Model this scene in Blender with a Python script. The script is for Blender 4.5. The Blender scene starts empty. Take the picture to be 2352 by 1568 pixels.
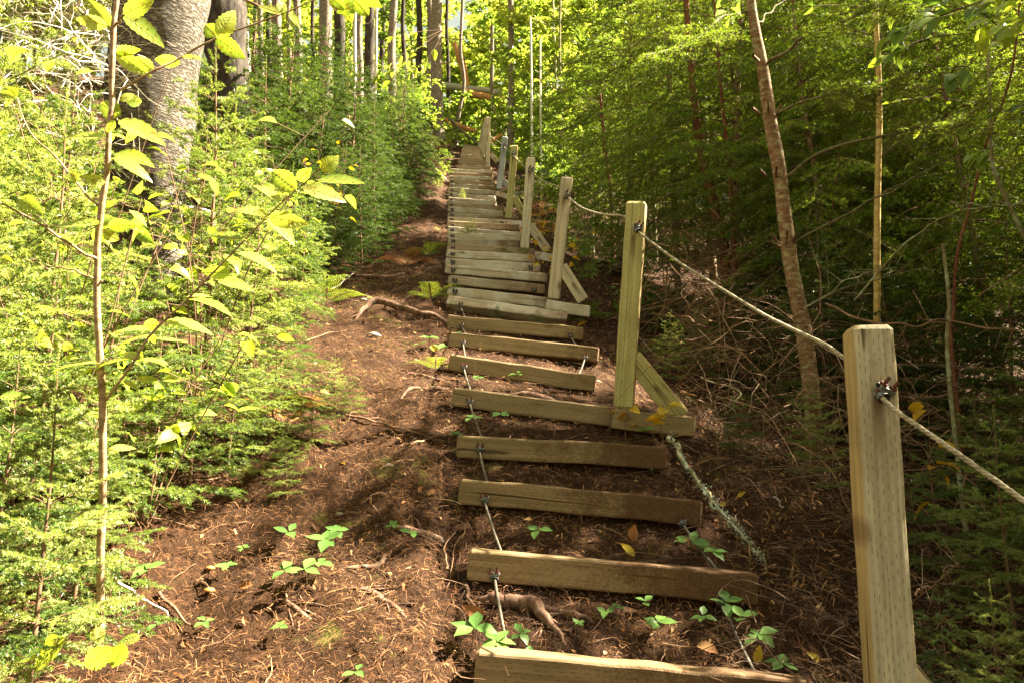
import bpy, math, numpy as np
from mathutils import Matrix, Vector
SC = bpy.context.scene
COL = SC.collection
R = np.random.default_rng(7)
TH = math.radians(11.0); F = 1829.0; CX, CY = 1176.0, 784.0
cT, sT = math.cos(TH), math.sin(TH)
def W(px, py, d):
    "world point seen at photo pixel (2352 wide) at camera depth d; camera at origin"
    x = (px-CX)/F*d; y = (CY-py)/F*d
    return np.array([x, d*cT-y*sT, d*sT+y*cT])
# ------------------------------------------------------------------ noise
def _h(i, j, k):
    n = (i*374761393 + j*668265263 + k*2147483647*3 + 1013904223) & 0xffffffff
    n = ((n ^ (n >> 13))*1274126177) & 0xffffffff
    n = n ^ (n >> 16)
    return (n & 0xffff)/65535.0
def vn(x, y, z=0.0):
    x, y, z = np.broadcast_arrays(np.asarray(x, float), np.asarray(y, float), np.asarray(z, float))
    i, j, k = (np.floor(a).astype(np.int64) for a in (x, y, z))
    f, g, h = x-i, y-j, z-k
    f, g, h = (a*a*(3-2*a) for a in (f, g, h))
    r = 0
    for a in (0, 1):
        for b in (0, 1):
            for c in (0, 1):
                r = r + _h(i+a, j+b, k+c)*(f if a else 1-f)*(g if b else 1-g)*(h if c else 1-h)
    return r*2-1
def fbm(x, y, z=0.0, o=3):
    r = 0; a = 1.0
    for q in range(o):
        r = r + a*vn(x*2**q+q*17, y*2**q, z*2**q); a *= .5
    return r
# ------------------------------------------------------------------ geometry collector
class Geo:
    def __init__(s): s.v = []; s.f = []; s.n = 0; s.mi = []
    def add(s, v, f, mi=0):
        v = np.asarray(v, float).reshape(-1, 3); f = np.asarray(f, np.int64)
        s.v.append(v); s.f.append(f+s.n); s.mi.append(mi); s.n += len(v); return s
    def verts(s): return np.concatenate(s.v)
    def mesh(s, name, mats, smooth=False, off=None):
        me = bpy.data.meshes.new(name)
        v = np.concatenate(s.v)
        if off is not None: v = v-np.asarray(off)
        li = np.concatenate([f.ravel() for f in s.f])
        tot = np.concatenate([np.full(len(f), f.shape[1]) for f in s.f])
        st = np.concatenate([[0], np.cumsum(tot)[:-1]])
        me.vertices.add(len(v)); me.vertices.foreach_set('co', v.astype(np.float32).ravel())
        me.loops.add(len(li)); me.loops.foreach_set('vertex_index', li.astype(np.int32))
        me.polygons.add(len(tot)); me.polygons.foreach_set('loop_start', st.astype(np.int32))
        me.polygons.foreach_set('loop_total', tot.astype(np.int32))
        if any(s.mi): me.polygons.foreach_set('material_index', np.concatenate([np.full(len(f), m) for f, m in zip(s.f, s.mi)]).astype(np.int32))
        me.polygons.foreach_set('use_smooth', np.full(len(tot), smooth))
        me.update(calc_edges=True)
        for m in (mats if isinstance(mats, (list, tuple)) else [mats]): me.materials.append(m)
        return me
def nrm(a): return a/np.maximum(np.linalg.norm(a, axis=-1, keepdims=True), 1e-9)
def sticks(g, P0, P1, r0, r1, n=3, mi=0):
    P0 = np.atleast_2d(P0); P1 = np.atleast_2d(P1); m = len(P0)
    if m == 0: return
    r0 = np.broadcast_to(r0, m); r1 = np.broadcast_to(r1, m)
    d = nrm(P1-P0); ref = np.where(np.abs(d[:, 2:3]) > .9, [[1., 0, 0]], [[0, 0, 1.]])
    a = nrm(np.cross(d, ref)); b = np.cross(d, a)
    th = np.arange(n)*2*math.pi/n
    ring = a[:, None]*np.cos(th)[None, :, None]+b[:, None]*np.sin(th)[None, :, None]
    v = np.concatenate([P0[:, None]+ring*r0[:, None, None], P1[:, None]+ring*r1[:, None, None]], 1)
    i = np.arange(n); j = (i+1) % n
    q = np.stack([i, j, j+n, i+n], 1)
    g.add(v.reshape(-1, 3), (q[None]+(np.arange(m)*2*n)[:, None, None]).reshape(-1, 4), mi)
def tube(g, P, r, n=8, mi=0, cap=True, bump=0, bs=8):
    P = np.asarray(P, float); k = len(P); r = np.broadcast_to(np.asarray(r, float), k)
    T = nrm(np.gradient(P, axis=0))
    a = np.cross(T[0], [0, 0, 1.] if abs(T[0][2]) < .9 else [1., 0, 0]); a = a/np.linalg.norm(a)
    th = np.arange(n)*2*math.pi/n; V = []
    for i in range(k):
        a = a-T[i]*np.dot(a, T[i]); a = a/np.linalg.norm(a); b = np.cross(T[i], a)
        ring = np.cos(th)[:, None]*a+np.sin(th)[:, None]*b
        rr = r[i]
        if bump:
            q = P[i]+ring*r[i]; rr = r[i]*(1+bump*fbm(q[:, 0]*bs, q[:, 1]*bs, q[:, 2]*bs*.5))[:, None]
        V.append(P[i]+ring*rr)
    V = np.concatenate(V); i = np.arange(n); j = (i+1) % n
    q = np.stack([i, j, j+n, i+n], 1)
    f = (q[None]+(np.arange(k-1)*n)[:, None, None]).reshape(-1, 4)
    base = g.n; g.add(V, f, mi)
    if cap:
        for e, c in ((0, P[0]), (k-1, P[-1])):
            g.add(np.vstack([V[e*n:e*n+n], c]), np.stack([i, j, np.full(n, n)], 1), mi)
def smooth_path(P, n=24, wob=0, seed=0):
    P = np.asarray(P, float); k = len(P)
    t = np.linspace(0, k-1, n); i = np.clip(np.floor(t).astype(int), 0, k-2); f = (t-i)[:, None]
    p0 = P[np.clip(i-1, 0, k-1)]; p1 = P[i]; p2 = P[i+1]; p3 = P[np.clip(i+2, 0, k-1)]
    o = .5*((2*p1)+(-p0+p2)*f+(2*p0-5*p1+4*p2-p3)*f**2+(-p0+3*p1-3*p2+p3)*f**3)
    if wob:
        s = np.arange(n)*.37+seed*7.7
        o = o+wob*np.stack([vn(s, 0, seed), vn(s, 5, seed), vn(s, 9, seed)], 1)
    return o
# needles: thin triangles along segments
def needles(g, A, B, dens, ln, wd, flat=0.0, mi=0, rng=R, ang=50):
    A = np.asarray(A); B = np.asarray(B)
    L = np.linalg.norm(B-A, axis=1); tot = L.sum(); n = int(tot*dens)
    if n < 1: return
    idx = rng.choice(len(A), n, p=L/tot); t = rng.random(n)[:, None]
    d = nrm(B-A)[idx]; P = A[idx]+(B-A)[idx]*t
    rad = rng.normal(size=(n, 3)); rad[:, 2] = rad[:, 2]*(1-flat)+.25
    rad = nrm(rad-d*(rad*d).sum(1, keepdims=True))
    al = np.radians(ang+rng.normal(0, 12, n))[:, None]
    D = d*np.cos(al)+rad*np.sin(al)
    S = nrm(np.cross(D, rng.normal(size=(n, 3))*.6+np.array([0, 0, 1.])))
    l = ln*rng.uniform(.7, 1.15, (n, 1))
    V = np.stack([P-S*wd*.5, P+S*wd*.5, P+D*l*.6+S*wd*.5, P+D*l-S*wd*.1], 1).reshape(-1, 3)
    i = np.arange(n)[:, None]*4
    g.add(V, np.concatenate([i, i+1, i+2, i+3], 1), mi)
def leaves(g, P, D, N, L, Wd, bend=.25, st=5, fold=.25, mi=0, prof=None, wave=0.0):
    P = np.atleast_2d(P); n = len(P)
    if n == 0: return
    D = nrm(np.atleast_2d(D)); N = np.atleast_2d(N); N = nrm(N-D*(N*D).sum(1, keepdims=True)); S = np.cross(D, N)
    L = np.broadcast_to(L, n)[:, None]; Wd = np.broadcast_to(Wd, n)[:, None]; bend = np.broadcast_to(bend, n)[:, None]
    V = []
    ts = np.linspace(0, 1, st)
    for q, t in enumerate(ts):
        w = (math.sin(math.pi*min(t**.75, 1))**.8 if 0 < t < 1 else .02) if prof is None else prof(t)
        w = w*(1 if q % 2 else (.93 if st < 12 else .86))
        c = P+D*L*(t-bend*.25*t*t)-N*L*bend*t*t
        wv = wave*L*(R.random((n, 1))-.5) if wave else 0
        V += [c-S*Wd*w*.5+N*(Wd*w*fold+wv), c, c+S*Wd*w*.5+N*(Wd*w*fold-wv)]
    V = np.stack(V, 1).reshape(-1, 3); m = 3*st; f = []
    for q in range(st-1):
        a = q*3
        f += [[a, a+1, a+4, a+3], [a+1, a+2, a+5, a+4]]
    f = np.array(f)
    g.add(V, (f[None]+(np.arange(n)*m)[:, None, None]).reshape(-1, 4), mi)
# ------------------------------------------------------------------ objects
def obj(name, me, parent=None, loc=None, mat=None):
    o = bpy.data.objects.new(name, me); COL.objects.link(o)
    if parent is not None: o.parent = parent
    if loc is not None: o.location = loc
    if mat is not None: o.matrix_local = mat
    return o
def tag(o, label, cat, group=None, kind=None):
    if label: o['label'] = label
    if cat: o['category'] = cat
    if group: o['group'] = group
    if kind: o['kind'] = kind
    return o
def thing(name, label, cat, loc=(0, 0, 0), group=None, rz=0, sc=1):
    o = bpy.data.objects.new(name, None); COL.objects.link(o); o.location = [float(a) for a in loc]
    o.rotation_euler = (0, 0, rz); o.scale = (sc, sc, sc); o.empty_display_size = .1
    return tag(o, label, cat, group)
def part(root, name, g, mat, smooth=False):
    return obj(name, g.mesh(name, mat, smooth, off=np.array(root.location)), root)
def structure(name, g, mat, smooth=True):
    return tag(obj(name, g.mesh(name, mat, smooth)), None, None, kind='structure')
def dup(root, loc, label, group=None, rz=0, sc=(1, 1, 1), tilt=(0, 0)):
    r = root.copy(); COL.objects.link(r); r.location = [float(a) for a in loc]; r.rotation_euler = (tilt[0], tilt[1], rz); r.scale = sc
    r['label'] = label
    if group: r['group'] = group
    for ch in list(root.children):
        c = ch.copy(); COL.objects.link(c); c.parent = r
        for q in list(ch.children):
            e = q.copy(); COL.objects.link(e); e.parent = c
    return r
# ------------------------------------------------------------------ material helpers
class NT:
    def __init__(s, name):
        s.m = bpy.data.materials.new(name); s.m.use_nodes = True; s.t = s.m.node_tree; s.t.nodes.clear()
        s.out = s.t.nodes.new('ShaderNodeOutputMaterial')
    def n(s, ty, ins=None, **kw):
        nd = s.t.nodes.new(ty)
        for k, v in kw.items(): setattr(nd, k, v)
        for k, v in (ins or {}).items():
            if isinstance(v, bpy.types.NodeSocket): s.t.links.new(v, nd.inputs[k])
            else: nd.inputs[k].default_value = v
        return nd
    def math(s, op, a, b=None, c=None, clamp=False):
        ins = {0: a}
        if b is not None: ins[1] = b
        if c is not None: ins[2] = c
        return s.n('ShaderNodeMath', ins, operation=op, use_clamp=clamp).outputs[0]
    def noise(s, vec, scale, detail=4, rough=.6, dist=0):
        return s.n('ShaderNodeTexNoise', {'Vector': vec, 'Scale': scale, 'Detail': detail, 'Roughness': rough, 'Distortion': dist}).outputs['Fac']
    def mapv(s, vec, sc, loc=(0, 0, 0)):
        return s.n('ShaderNodeMapping', {'Vector': vec, 'Scale': sc, 'Location': loc}).outputs[0]
    def ramp(s, fac, stops):
        r = s.n('ShaderNodeValToRGB', {'Fac': fac}); e = r.color_ramp.elements
        while len(e) < len(stops): e.new(.5)
        for q, (p, c) in enumerate(stops): e[q].position = p; e[q].color = (*c, 1)
        return r.outputs['Color']
    def mix(s, f, a, b, bt='MIX'):
        nd = s.n('ShaderNodeMix', data_type='RGBA', blend_type=bt)
        for k, v in ((0, f), (6, a), (7, b)):
            if isinstance(v, bpy.types.NodeSocket): s.t.links.new(v, nd.inputs[k])
            else: nd.inputs[k].default_value = v if k == 0 else (*v[:3], 1)
        return nd.outputs[2]
    def mr(s, v, a, b, c=0., d=1.):
        return s.n('ShaderNodeMapRange', {'Value': v, 'From Min': a, 'From Max': b, 'To Min': c, 'To Max': d}).outputs[0]
    def bump(s, h, st, dist=.01, nrmal=None):
        ins = {'Height': h, 'Strength': st, 'Distance': dist}
        if nrmal is not None: ins['Normal'] = nrmal
        return s.n('ShaderNodeBump', ins).outputs[0]
    def pr(s, col, rough=.8, bump=None, metal=0., spec=.3):
        ins = {'Base Color': col if isinstance(col, bpy.types.NodeSocket) else (*col, 1), 'Roughness': rough, 'Metallic': metal, 'Specular IOR Level': spec}
        if bump is not None: ins['Normal'] = bump
        return s.n('ShaderNodeBsdfPrincipled', ins).outputs[0]
    def end(s, sh): s.t.links.new(sh, s.out.inputs[0]); return s.m
def leafmat(name, cols, trans=.4, rough=.5, nscale=3., trcol=None, island=True, spec=.3, iw=.45, spots=0.):
    "cols: dark, mid, light base colours"
    k = NT(name)
    tc = k.n('ShaderNodeTexCoord').outputs['Object']
    no = k.noise(tc, nscale, 3)
    oi = k.n('ShaderNodeObjectInfo').outputs['Random']
    f = k.math('ADD', k.math('MULTIPLY', no, .75), k.math('MULTIPLY', oi, .2))
    if island:
        ri = k.n('ShaderNodeNewGeometry').outputs['Random Per Island']
        f = k.math('ADD', f, k.math('MULTIPLY', k.math('SUBTRACT', ri, .5), iw))
    c = k.ramp(f, [(.2, cols[0]), (.48, cols[1]), (.78, cols[2])])
    if spots: c = k.mix(k.mr(k.noise(tc, 85., 3, .6), .57, .61, 0., spots), c, (.22, .12, .03)); c = k.mix(k.mr(k.noise(tc, 30., 3, .6), .5, .7, 0., .6), c, (cols[2][0]*1.25, cols[2][1]*1.1, .06))
    p = k.pr(c, rough, spec=spec)
    tcx = k.mix(1, c, trcol or (1.6, 1.35, .5), 'MULTIPLY')
    t = k.n('ShaderNodeBsdfTranslucent', {'Color': tcx}).outputs[0]
    return k.end(k.n('ShaderNodeMixShader', {0: trans, 1: p, 2: t}).outputs[0])
def barkmat(name, cols, sc=(14, 14, 5), rough=.9, bst=.6, lichen=None, licf=.55, bd=.01, scaly=None, lsc=None):
    k = NT(name); tc = k.n('ShaderNodeTexCoord').outputs['Object']
    v = k.mapv(tc, sc)
    a = k.noise(v, 1.0, 6, .65, .4)
    b = k.noise(tc, 3.0, 3)
    c = k.ramp(k.math('ADD', k.math('MULTIPLY', a, .8), k.math('MULTIPLY', b, .2)), [(.32, cols[0]), (.5, cols[1]), (.66, cols[2])])
    if scaly:
        wv = k.n('ShaderNodeVectorMath', {0: k.mapv(tc, scaly), 1: k.n('ShaderNodeVectorMath', {0: k.n('ShaderNodeTexNoise', {'Vector': tc, 'Scale': 9., 'Detail': 6, 'Roughness': .7}).outputs['Color'], 3: 2.4}, operation='SCALE').outputs[0]}, operation='ADD').outputs[0]
        ve = k.n('ShaderNodeTexVoronoi', {'Vector': wv, 'Scale': 1.0}, feature='DISTANCE_TO_EDGE').outputs[0]
        e = k.mr(ve, .0, .22); c = k.mix(k.mr(e, 0, 1, .8, 0.), c, cols[0]); a = k.math('ADD', k.math('MULTIPLY', a, .5), k.math('MULTIPLY', e, .5))
    if lichen:
        l = k.noise(tc if lsc is None else k.mapv(tc, tuple(q/9 for q in lsc)), 9.0, 5, .65); l2 = k.mr(l, licf, licf+.05)
        c = k.mix(k.math('MULTIPLY', l2, .85), c, lichen)
    return k.end(k.pr(c, rough, k.bump(a, bst, bd), spec=.15))
def woodmat(name, front, side, dirt=(.07, .035, .015), dirt0=9., dash=1.0, grey=None, stain=False, knotat=None, crack=.8):
    "sawn treated timber, local X = length; incision dashes on the +-Y faces; dirt spreads where x > dirt0"
    k = NT(name); tc = k.n('ShaderNodeTexCoord').outputs['Object']
    oi = k.n('ShaderNodeObjectInfo').outputs['Random']
    sx = k.n('ShaderNodeSeparateXYZ', {0: tc}); X, Y, Z = sx.outputs
    gn = k.n('ShaderNodeNewGeometry').outputs['Normal']
    on = k.n('ShaderNodeVectorTransform', {0: gn}, vector_type='NORMAL', convert_from='WORLD', convert_to='OBJECT').outputs[0]
    sn = k.n('ShaderNodeSeparateXYZ', {0: on})
    isY = k.math('GREATER_THAN', k.math('ABSOLUTE', sn.outputs[1]), .75)
    off = k.math('MULTIPLY', oi, 37.0)
    xo = k.math('ADD', X, off)
    vv = k.n('ShaderNodeCombineXYZ', {0: xo, 1: Y, 2: Z}).outputs[0]
    grain = k.noise(k.mapv(vv, (2.2, 70, 70)), 1.0, 5, .6, .6)
    grainb = k.noise(k.mapv(vv, (1.2, 16, 16)), 1.0, 4, .6, 1.2)
    blot = k.noise(vv, 5.0, 4, .6)
    # knots
    vo = k.n('ShaderNodeTexVoronoi', {'Vector': k.mapv(vv, (3.2, 9, 9)), 'Scale': 1.0}, feature='F1').outputs['Distance']
    knot = k.mr(vo, .05, .16, 1., 0.)
    row = k.math('ADD', k.math('DIVIDE', Z, .0105), k.math('MULTIPLY', k.noise(vv, 6., 2), 1.2)); rw = k.math('FLOOR', row)
    uu = k.math('ADD', k.math('DIVIDE', xo, .031), k.math('MULTIPLY', k.math('MODULO', k.math('ABSOLUTE', rw), 3.0), .37))
    uu = k.math('ADD', uu, k.math('MULTIPLY', k.noise(vv, 24., 2), 1.3))
    d1 = k.math('LESS_THAN', k.math('FRACT', uu), k.mr(k.noise(vv, 22., 3, .7), .35, .65, .02, .62))
    d2 = k.math('LESS_THAN', k.math('ABSOLUTE', k.math('SUBTRACT', k.math('FRACT', row), .5)), .10)
    dm = k.math('MULTIPLY', k.math('MULTIPLY', d1, d2), isY)
    cf = k.mix(k.mr(grain, .35, .65), tuple(a*.72 for a in front), tuple(min(1, a*1.18) for a in front))
    cs = k.mix(k.mr(grain, .35, .65), tuple(a*.6 for a in side), tuple(min(1, a*1.15) for a in side))
    c = k.mix(isY, cs, cf)
    c = k.mix(k.mr(oi, 0, 1, .0, .42), c, tuple(a*.45 for a in side))
    c = k.mix(k.math('MULTIPLY', k.mr(grainb, .52, .70), .38), c, tuple(a*.45 for a in side))
    if grey: c = k.mix(k.mr(blot, .45, .62), c, grey)
    c = k.mix(k.math('MULTIPLY', k.mr(k.noise(vv, 3.0, 5, .7), .5, .68), .35), c, (.10, .085, .035))
    ck = k.noise(k.mapv(vv, (1.1, 55, 55)), 1.0, 2, .5, .8); c = k.mix(k.mr(ck, .66, .69, 0., .85), c, tuple(a*.12 for a in side))
    c = k.mix(k.math('MULTIPLY', knot, .75), c, (.10, .055, .025))
    if stain:
        sx_ = k.math('MULTIPLY', k.mr(X, .14, .17), k.mr(X, .18, .30, 1., 0.)); zz = k.math('ADD', Z, k.math('MULTIPLY', k.math('SUBTRACT', grainb, .5), .02))
        c = k.mix(k.math('MULTIPLY', k.math('MULTIPLY', sx_, k.mr(k.math('ABSOLUTE', zz), .006, .016, 1., 0.)), .8), c, (.09, .045, .015))
        cr = k.math('MULTIPLY', k.math('LESS_THAN', k.math('ABSOLUTE', k.math('ADD', zz, -.012)), .0011), isY)
        c = k.mix(k.math('MULTIPLY', cr, crack), c, (.05, .035, .02))
    if knotat:
        dx = k.math('SUBTRACT', X, knotat[0]); dz = k.math('SUBTRACT', Z, knotat[1]); rr = k.math('SQRT', k.math('ADD', k.math('POWER', k.math('MULTIPLY', dx, .6), 2.), k.math('POWER', dz, 2.)))
        rg = k.mr(grain, .4, .6); km = k.mr(k.math('ADD', rr, k.math('MULTIPLY', k.math('SUBTRACT', grainb, .5), .02)), .010, .024, 1., 0.)
        c = k.mix(k.math('MULTIPLY', km, .75), c, k.mix(rg, (.11, .06, .03), (.24, .15, .07)))
    c = k.mix(k.math('MULTIPLY', dm, .58*dash), c, tuple(a*.22 for a in side))
    dn = k.math('ADD', k.math('SUBTRACT', X, dirt0), k.math('MULTIPLY', k.math('SUBTRACT', k.noise(vv, 7.0, 6, .75), .5), 1.3))
    sp = k.noise(vv, 120., 3, .7)
    dd = k.mr(k.math('ADD', dn, k.math('MULTIPLY', k.math('SUBTRACT', sp, .5), .9)), -.1, .25)
    dcol = k.ramp(sp, [(.3, tuple(a*.5 for a in dirt)), (.55, dirt), (.75, (dirt[0]*1.9, dirt[1]*1.6, dirt[2]*1.4))])
    c = k.mix(k.math('MULTIPLY', dd, .93), c, dcol)
    h = k.math('SUBTRACT', k.math('ADD', k.math('MULTIPLY', grain, .5), k.math('MULTIPLY', k.math('MULTIPLY', sp, dd), .8)), k.math('MULTIPLY', dm, .9))
    return k.end(k.pr(c, .85, k.bump(h, .55, .0035), spec=.2))
def simplemat(name, col, rough=.7, metal=0., ns=40., var=.5, bst=.3):
    k = NT(name); tc = k.n('ShaderNodeTexCoord').outputs['Object']; a = k.noise(tc, ns, 4)
    c = k.mix(k.mr(a, .3, .7), tuple(x*(1-var) for x in col), tuple(min(1, x*(1+var*.6)) for x in col))
    return k.end(k.pr(c, rough, k.bump(a, bst, .003), metal=metal))
# ------------------------------------------------------------------ terrain
TB = np.array([[-6, -2.9], [0, -1.47], [1.81, -.95], [3.73, -.33], [5.0, -.02], [6.33, .33], [8.4, .96], [10.5, 1.6], [14, 2.66], [16.4, 3.6], [19, 4.62]])
PY = TB[:, 0]*cT-TB[:, 1]*sT; PZ = TB[:, 0]*sT+TB[:, 1]*cT
ext = [(2.5, .42), (6, 1.0), (14, 2.6), (30, 6.0), (90, 10.)]
PY = np.concatenate([PY, [PY[-1]+a for a, b in ext]]); PZ = np.concatenate([PZ, [PZ[-1]+b for a, b in ext]])
XY = np.array([-6, 0, 2.2, 3.7, 6.4, 8.3, 10.5, 14, 19, 30, 60]); XC = np.array([.8, .60, .36, .12, -.10, -.20, -.33, -.70, -1.15, -2, -3])
def prof(Y): return np.interp(Y, PY, PZ)
def xc(Y): return np.interp(Y, XY, XC)
def sst(a, b, x): t = np.clip((x-a)/(b-a), 0, 1); return t*t*(3-2*t)
def G(x, Y, fine=True):
    x = np.asarray(x, float); Y = np.asarray(Y, float); u = x-xc(Y)
    z = prof(Y)
    z = z+tilt(Y)*np.clip(u, -.6, .6)
    ru = np.clip(u-.50, 0, None); z = z-.36*np.minimum(ru, 2.2)-.12*np.clip(ru-2.2, 0, 30)
    lu = np.clip(-u-1.25, 0, None); z = z+.27*np.minimum(lu, 5)+.1*np.clip(lu-5, 0, 30)
    step = sst(.62, .42, np.abs(u)); z = z+.05*sst(-.45, -.6, u)
    amp = .25+.75*(1-step)
    z = z+.10*vn(x*.55+3, Y*.55)*sst(.6, 2.2, np.abs(u))+amp*.05*vn(x*1.7+9, Y*1.7)
    if fine: z = z+amp*(.028*vn(x*5.3, Y*5.3)+.013*vn(x*13, Y*13))+.005*vn(x*37, Y*37)
    return z
def tilt(Y): return 0*Y
def gp(px, d, lift=0.):
    x = (px-CX)/F*d; Y = d
    for _ in range(25): Y = (d-float(G(x, Y, False))*sT)/cT
    return np.array([x, Y, float(G(x, Y))+lift])
def ray_ground(px, py):
    lo, hi = .5, .5
    for d in np.arange(.8, 30, .05):
        p = W(px, py, d)
        if p[2] < float(G(p[0], p[1])): hi = d; lo = d-.05; break
    else: return W(px, py, 20)
    for _ in range(8):
        m = (lo+hi)/2; p = W(px, py, m)
        if p[2] < float(G(p[0], p[1])): hi = m
        else: lo = m
    return W(px, py, hi)
# ------------------------------------------------------------------ materials
M = {}
M['post1'] = woodmat('weathered_post', (.50, .44, .31), (.52, .37, .17), stain=True, crack=0., knotat=(.46, .045))
M['post2'] = woodmat('green_tinged_post', (.44, .41, .17), (.52, .37, .17), stain=True)
M['post3'] = woodmat('tan_post', (.62, .53, .38), (.60, .47, .31), stain=True)
M['post6'] = woodmat('blue_grey_post', (.40, .43, .45), (.40, .38, .35), stain=True)
M['step_low'] = woodmat('muddy_timber', (.27, .19, .10), (.23, .15, .07), dirt=(.09, .045, .02), dirt0=.42)
M['step_mid'] = woodmat('half_muddy_timber', (.31, .225, .12), (.26, .175, .09), dirt=(.12, .065, .028), dirt0=.80)
M['step_up'] = woodmat('grey_worn_timber', (.56, .45, .31), (.48, .37, .25), dirt=(.20, .12, .07), dirt0=.78, dash=.8, grey=(.56, .51, .42))
M['step_brown'] = woodmat('stained_timber', (.46, .36, .24), (.38, .28, .18), dirt=(.18, .11, .06), dirt0=.45, dash=.8, grey=(.42, .36, .28))
M['step_far'] = woodmat('brown_worn_timber', (.44, .32, .20), (.36, .26, .16), dirt=(.17, .10, .055), dirt0=.6, dash=.4)
M['metal'] = simplemat('galvanised_metal', (.22, .24, .23), .5, .7, 60)
M['rust'] = simplemat('rusty_metal', (.13, .05, .03), .8, .2, 90)
M['rope'] = simplemat('weathered_rope', (.31, .26, .17), .9, 0, 35, .55)
M['cable'] = simplemat('grey_steel_cable', (.12, .10, .075), .7, .2, 60)
M['bark_big'] = barkmat('scaly_grey_bark', [(.04, .03, .022), (.17, .14, .105), (.40, .35, .29)], (20, 20, 80), .9, 1.0, bd=.02, scaly=(20, 20, 85))
M['bark_dark'] = barkmat('dark_bark', [(.016, .012, .009), (.045, .035, .027), (.09, .075, .058)], (22, 22, 7), .9, 1.0, bd=.02)
M['bark_grey'] = barkmat('grey_spruce_bark', [(.09, .065, .05), (.25, .20, .155), (.42, .36, .29)], (22, 22, 40), .9, .9, (.35, .36, .28), .6, scaly=(30, 30, 45))
M['bark_pole'] = barkmat('silver_dead_wood', [(.25, .24, .2), (.36, .35, .31), (.5, .49, .44)], (40, 40, 3), .9, .5)
M['birch'] = barkmat('white_birch_bark', [(.22, .19, .15), (.58, .54, .45), (.72, .68, .6)], (6, 6, 40), .8, .3)
M['bark_fir'] = barkmat('red_brown_fir_bark', [(.08, .038, .020), (.20, .11, .06), (.30, .22, .13)], (26, 26, 70), .85, .8, (.30, .28, .16), .53, bd=.006, lsc=(24, 24, 50))
M['bark_yellow'] = barkmat('yellow_birch_bark', [(.22, .13, .04), (.42, .28, .09), (.55, .42, .18)], (14, 14, 30), .6, .4, bd=.004)
M['bark_lichen'] = barkmat('lichened_bark', [(.10, .08, .04), (.2, .17, .09), (.28, .25, .14)], (20, 20, 20), .9, .5, (.33, .36, .24), .52, bd=.004)
M['bark_red'] = barkmat('reddish_bark', [(.07, .025, .015), (.15, .055, .03), (.22, .10, .055)], (20, 20, 12), .85, .5, bd=.005)
M['dead_needles'] = leafmat('dead_needles', [(.03, .012, .008), (.07, .03, .018), (.12, .055, .03)], .15, .7, 2.)
M['limb'] = barkmat('grey_green_limb', [(.05, .045, .02), (.11, .095, .045), (.18, .16, .08)], (30, 30, 30), .9, .4, bd=.003)
M['orange_wood'] = barkmat('orange_split_wood', [(.26, .11, .035), (.46, .22, .08), (.55, .33, .16)], (30, 30, 3), .8, .5)
M['stem'] = barkmat('sapling_bark', [(.12, .07, .035), (.27, .18, .10), (.42, .33, .22)], (30, 30, 60), .7, .3, bd=.002)
M['twig'] = simplemat('brown_twig', (.15, .085, .045), .9, 0, 20)
M['deadtwig'] = simplemat('bare_dead_twig', (.21, .12, .065), .9, 0, 12, .6)
M['paletwig'] = simplemat('bleached_dead_twig', (.52, .44, .36), .9, 0, 15, .3)
M['darktwig'] = simplemat('dark_dead_twig', (.13, .075, .042), .9, 0, 12, .6)
M['root'] = barkmat('root_bark', [(.06, .03, .02), (.13, .07, .045), (.24, .16, .11)], (40, 40, 12), .85, .6, (.25, .24, .18), .62, bd=.005)
M['spruce'] = leafmat('spruce_needles', [(.055, .105, .02), (.19, .265, .055), (.48, .50, .19)], .42, .4, 2.5, trcol=(1.25, 1.2, .5), spec=.5)
M['vein'] = leafmat('leaf_vein', [(.30, .34, .08), (.42, .44, .12), (.5, .5, .16)], .3, .5, 5.)
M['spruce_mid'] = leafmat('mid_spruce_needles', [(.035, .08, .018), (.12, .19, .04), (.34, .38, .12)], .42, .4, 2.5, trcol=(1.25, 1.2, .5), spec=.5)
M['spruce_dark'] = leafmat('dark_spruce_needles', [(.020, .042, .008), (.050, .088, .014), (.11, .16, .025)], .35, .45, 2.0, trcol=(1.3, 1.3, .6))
M['fir'] = leafmat('fir_needles', [(.055, .10, .014), (.12, .185, .022), (.25, .31, .045)], .5, .45, 1.3, trcol=(1.5, 1.4, .6))
M['broad'] = leafmat('broad_leaves', [(.16, .25, .04), (.34, .42, .08), (.54, .55, .16)], .55, .4, .8, trcol=(1.3, 1.2, .6))
M['broad_g'] = leafmat('green_broad_leaves', [(.08, .15, .03), (.18, .27, .05), (.33, .41, .09)], .5, .4, .8, trcol=(1.4, 1.3, .6))
M['maple'] = leafmat('lime_leaves', [(.20, .31, .05), (.34, .45, .08), (.50, .55, .14)], .6, .3, 7., trcol=(1.15, 1.15, .4), spots=.7)
M['yellow'] = leafmat('yellow_leaves', [(.45, .22, .02), (.62, .42, .03), (.66, .52, .06)], .45, .5, 12., trcol=(1.1, 1., .4))
M['bunch'] = leafmat('bunchberry_leaves', [(.055, .125, .025), (.09, .18, .035), (.14, .24, .05)], .3, .45, 9., trcol=(1.3, 1.3, .4))
M['fern'] = leafmat('fern_green', [(.06, .115, .02), (.12, .19, .03), (.24, .28, .05)], .4, .5, 6.)
M['fernbrown'] = leafmat('fern_brown', [(.20, .07, .02), (.32, .14, .03), (.45, .27, .04)], .3, .7, 8., trcol=(1, 1, 1))
M['deadleaf'] = leafmat('dead_leaves', [(.10, .045, .02), (.30, .12, .04), (.52, .32, .14)], .15, .8, 9., trcol=(1, 1, 1), iw=.8)
M['litter'] = leafmat('needle_litter', [(.024, .010, .004), (.125, .050, .017), (.28, .14, .055)], .1, .9, 2.2, trcol=(1, 1, 1), iw=.9)
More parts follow.
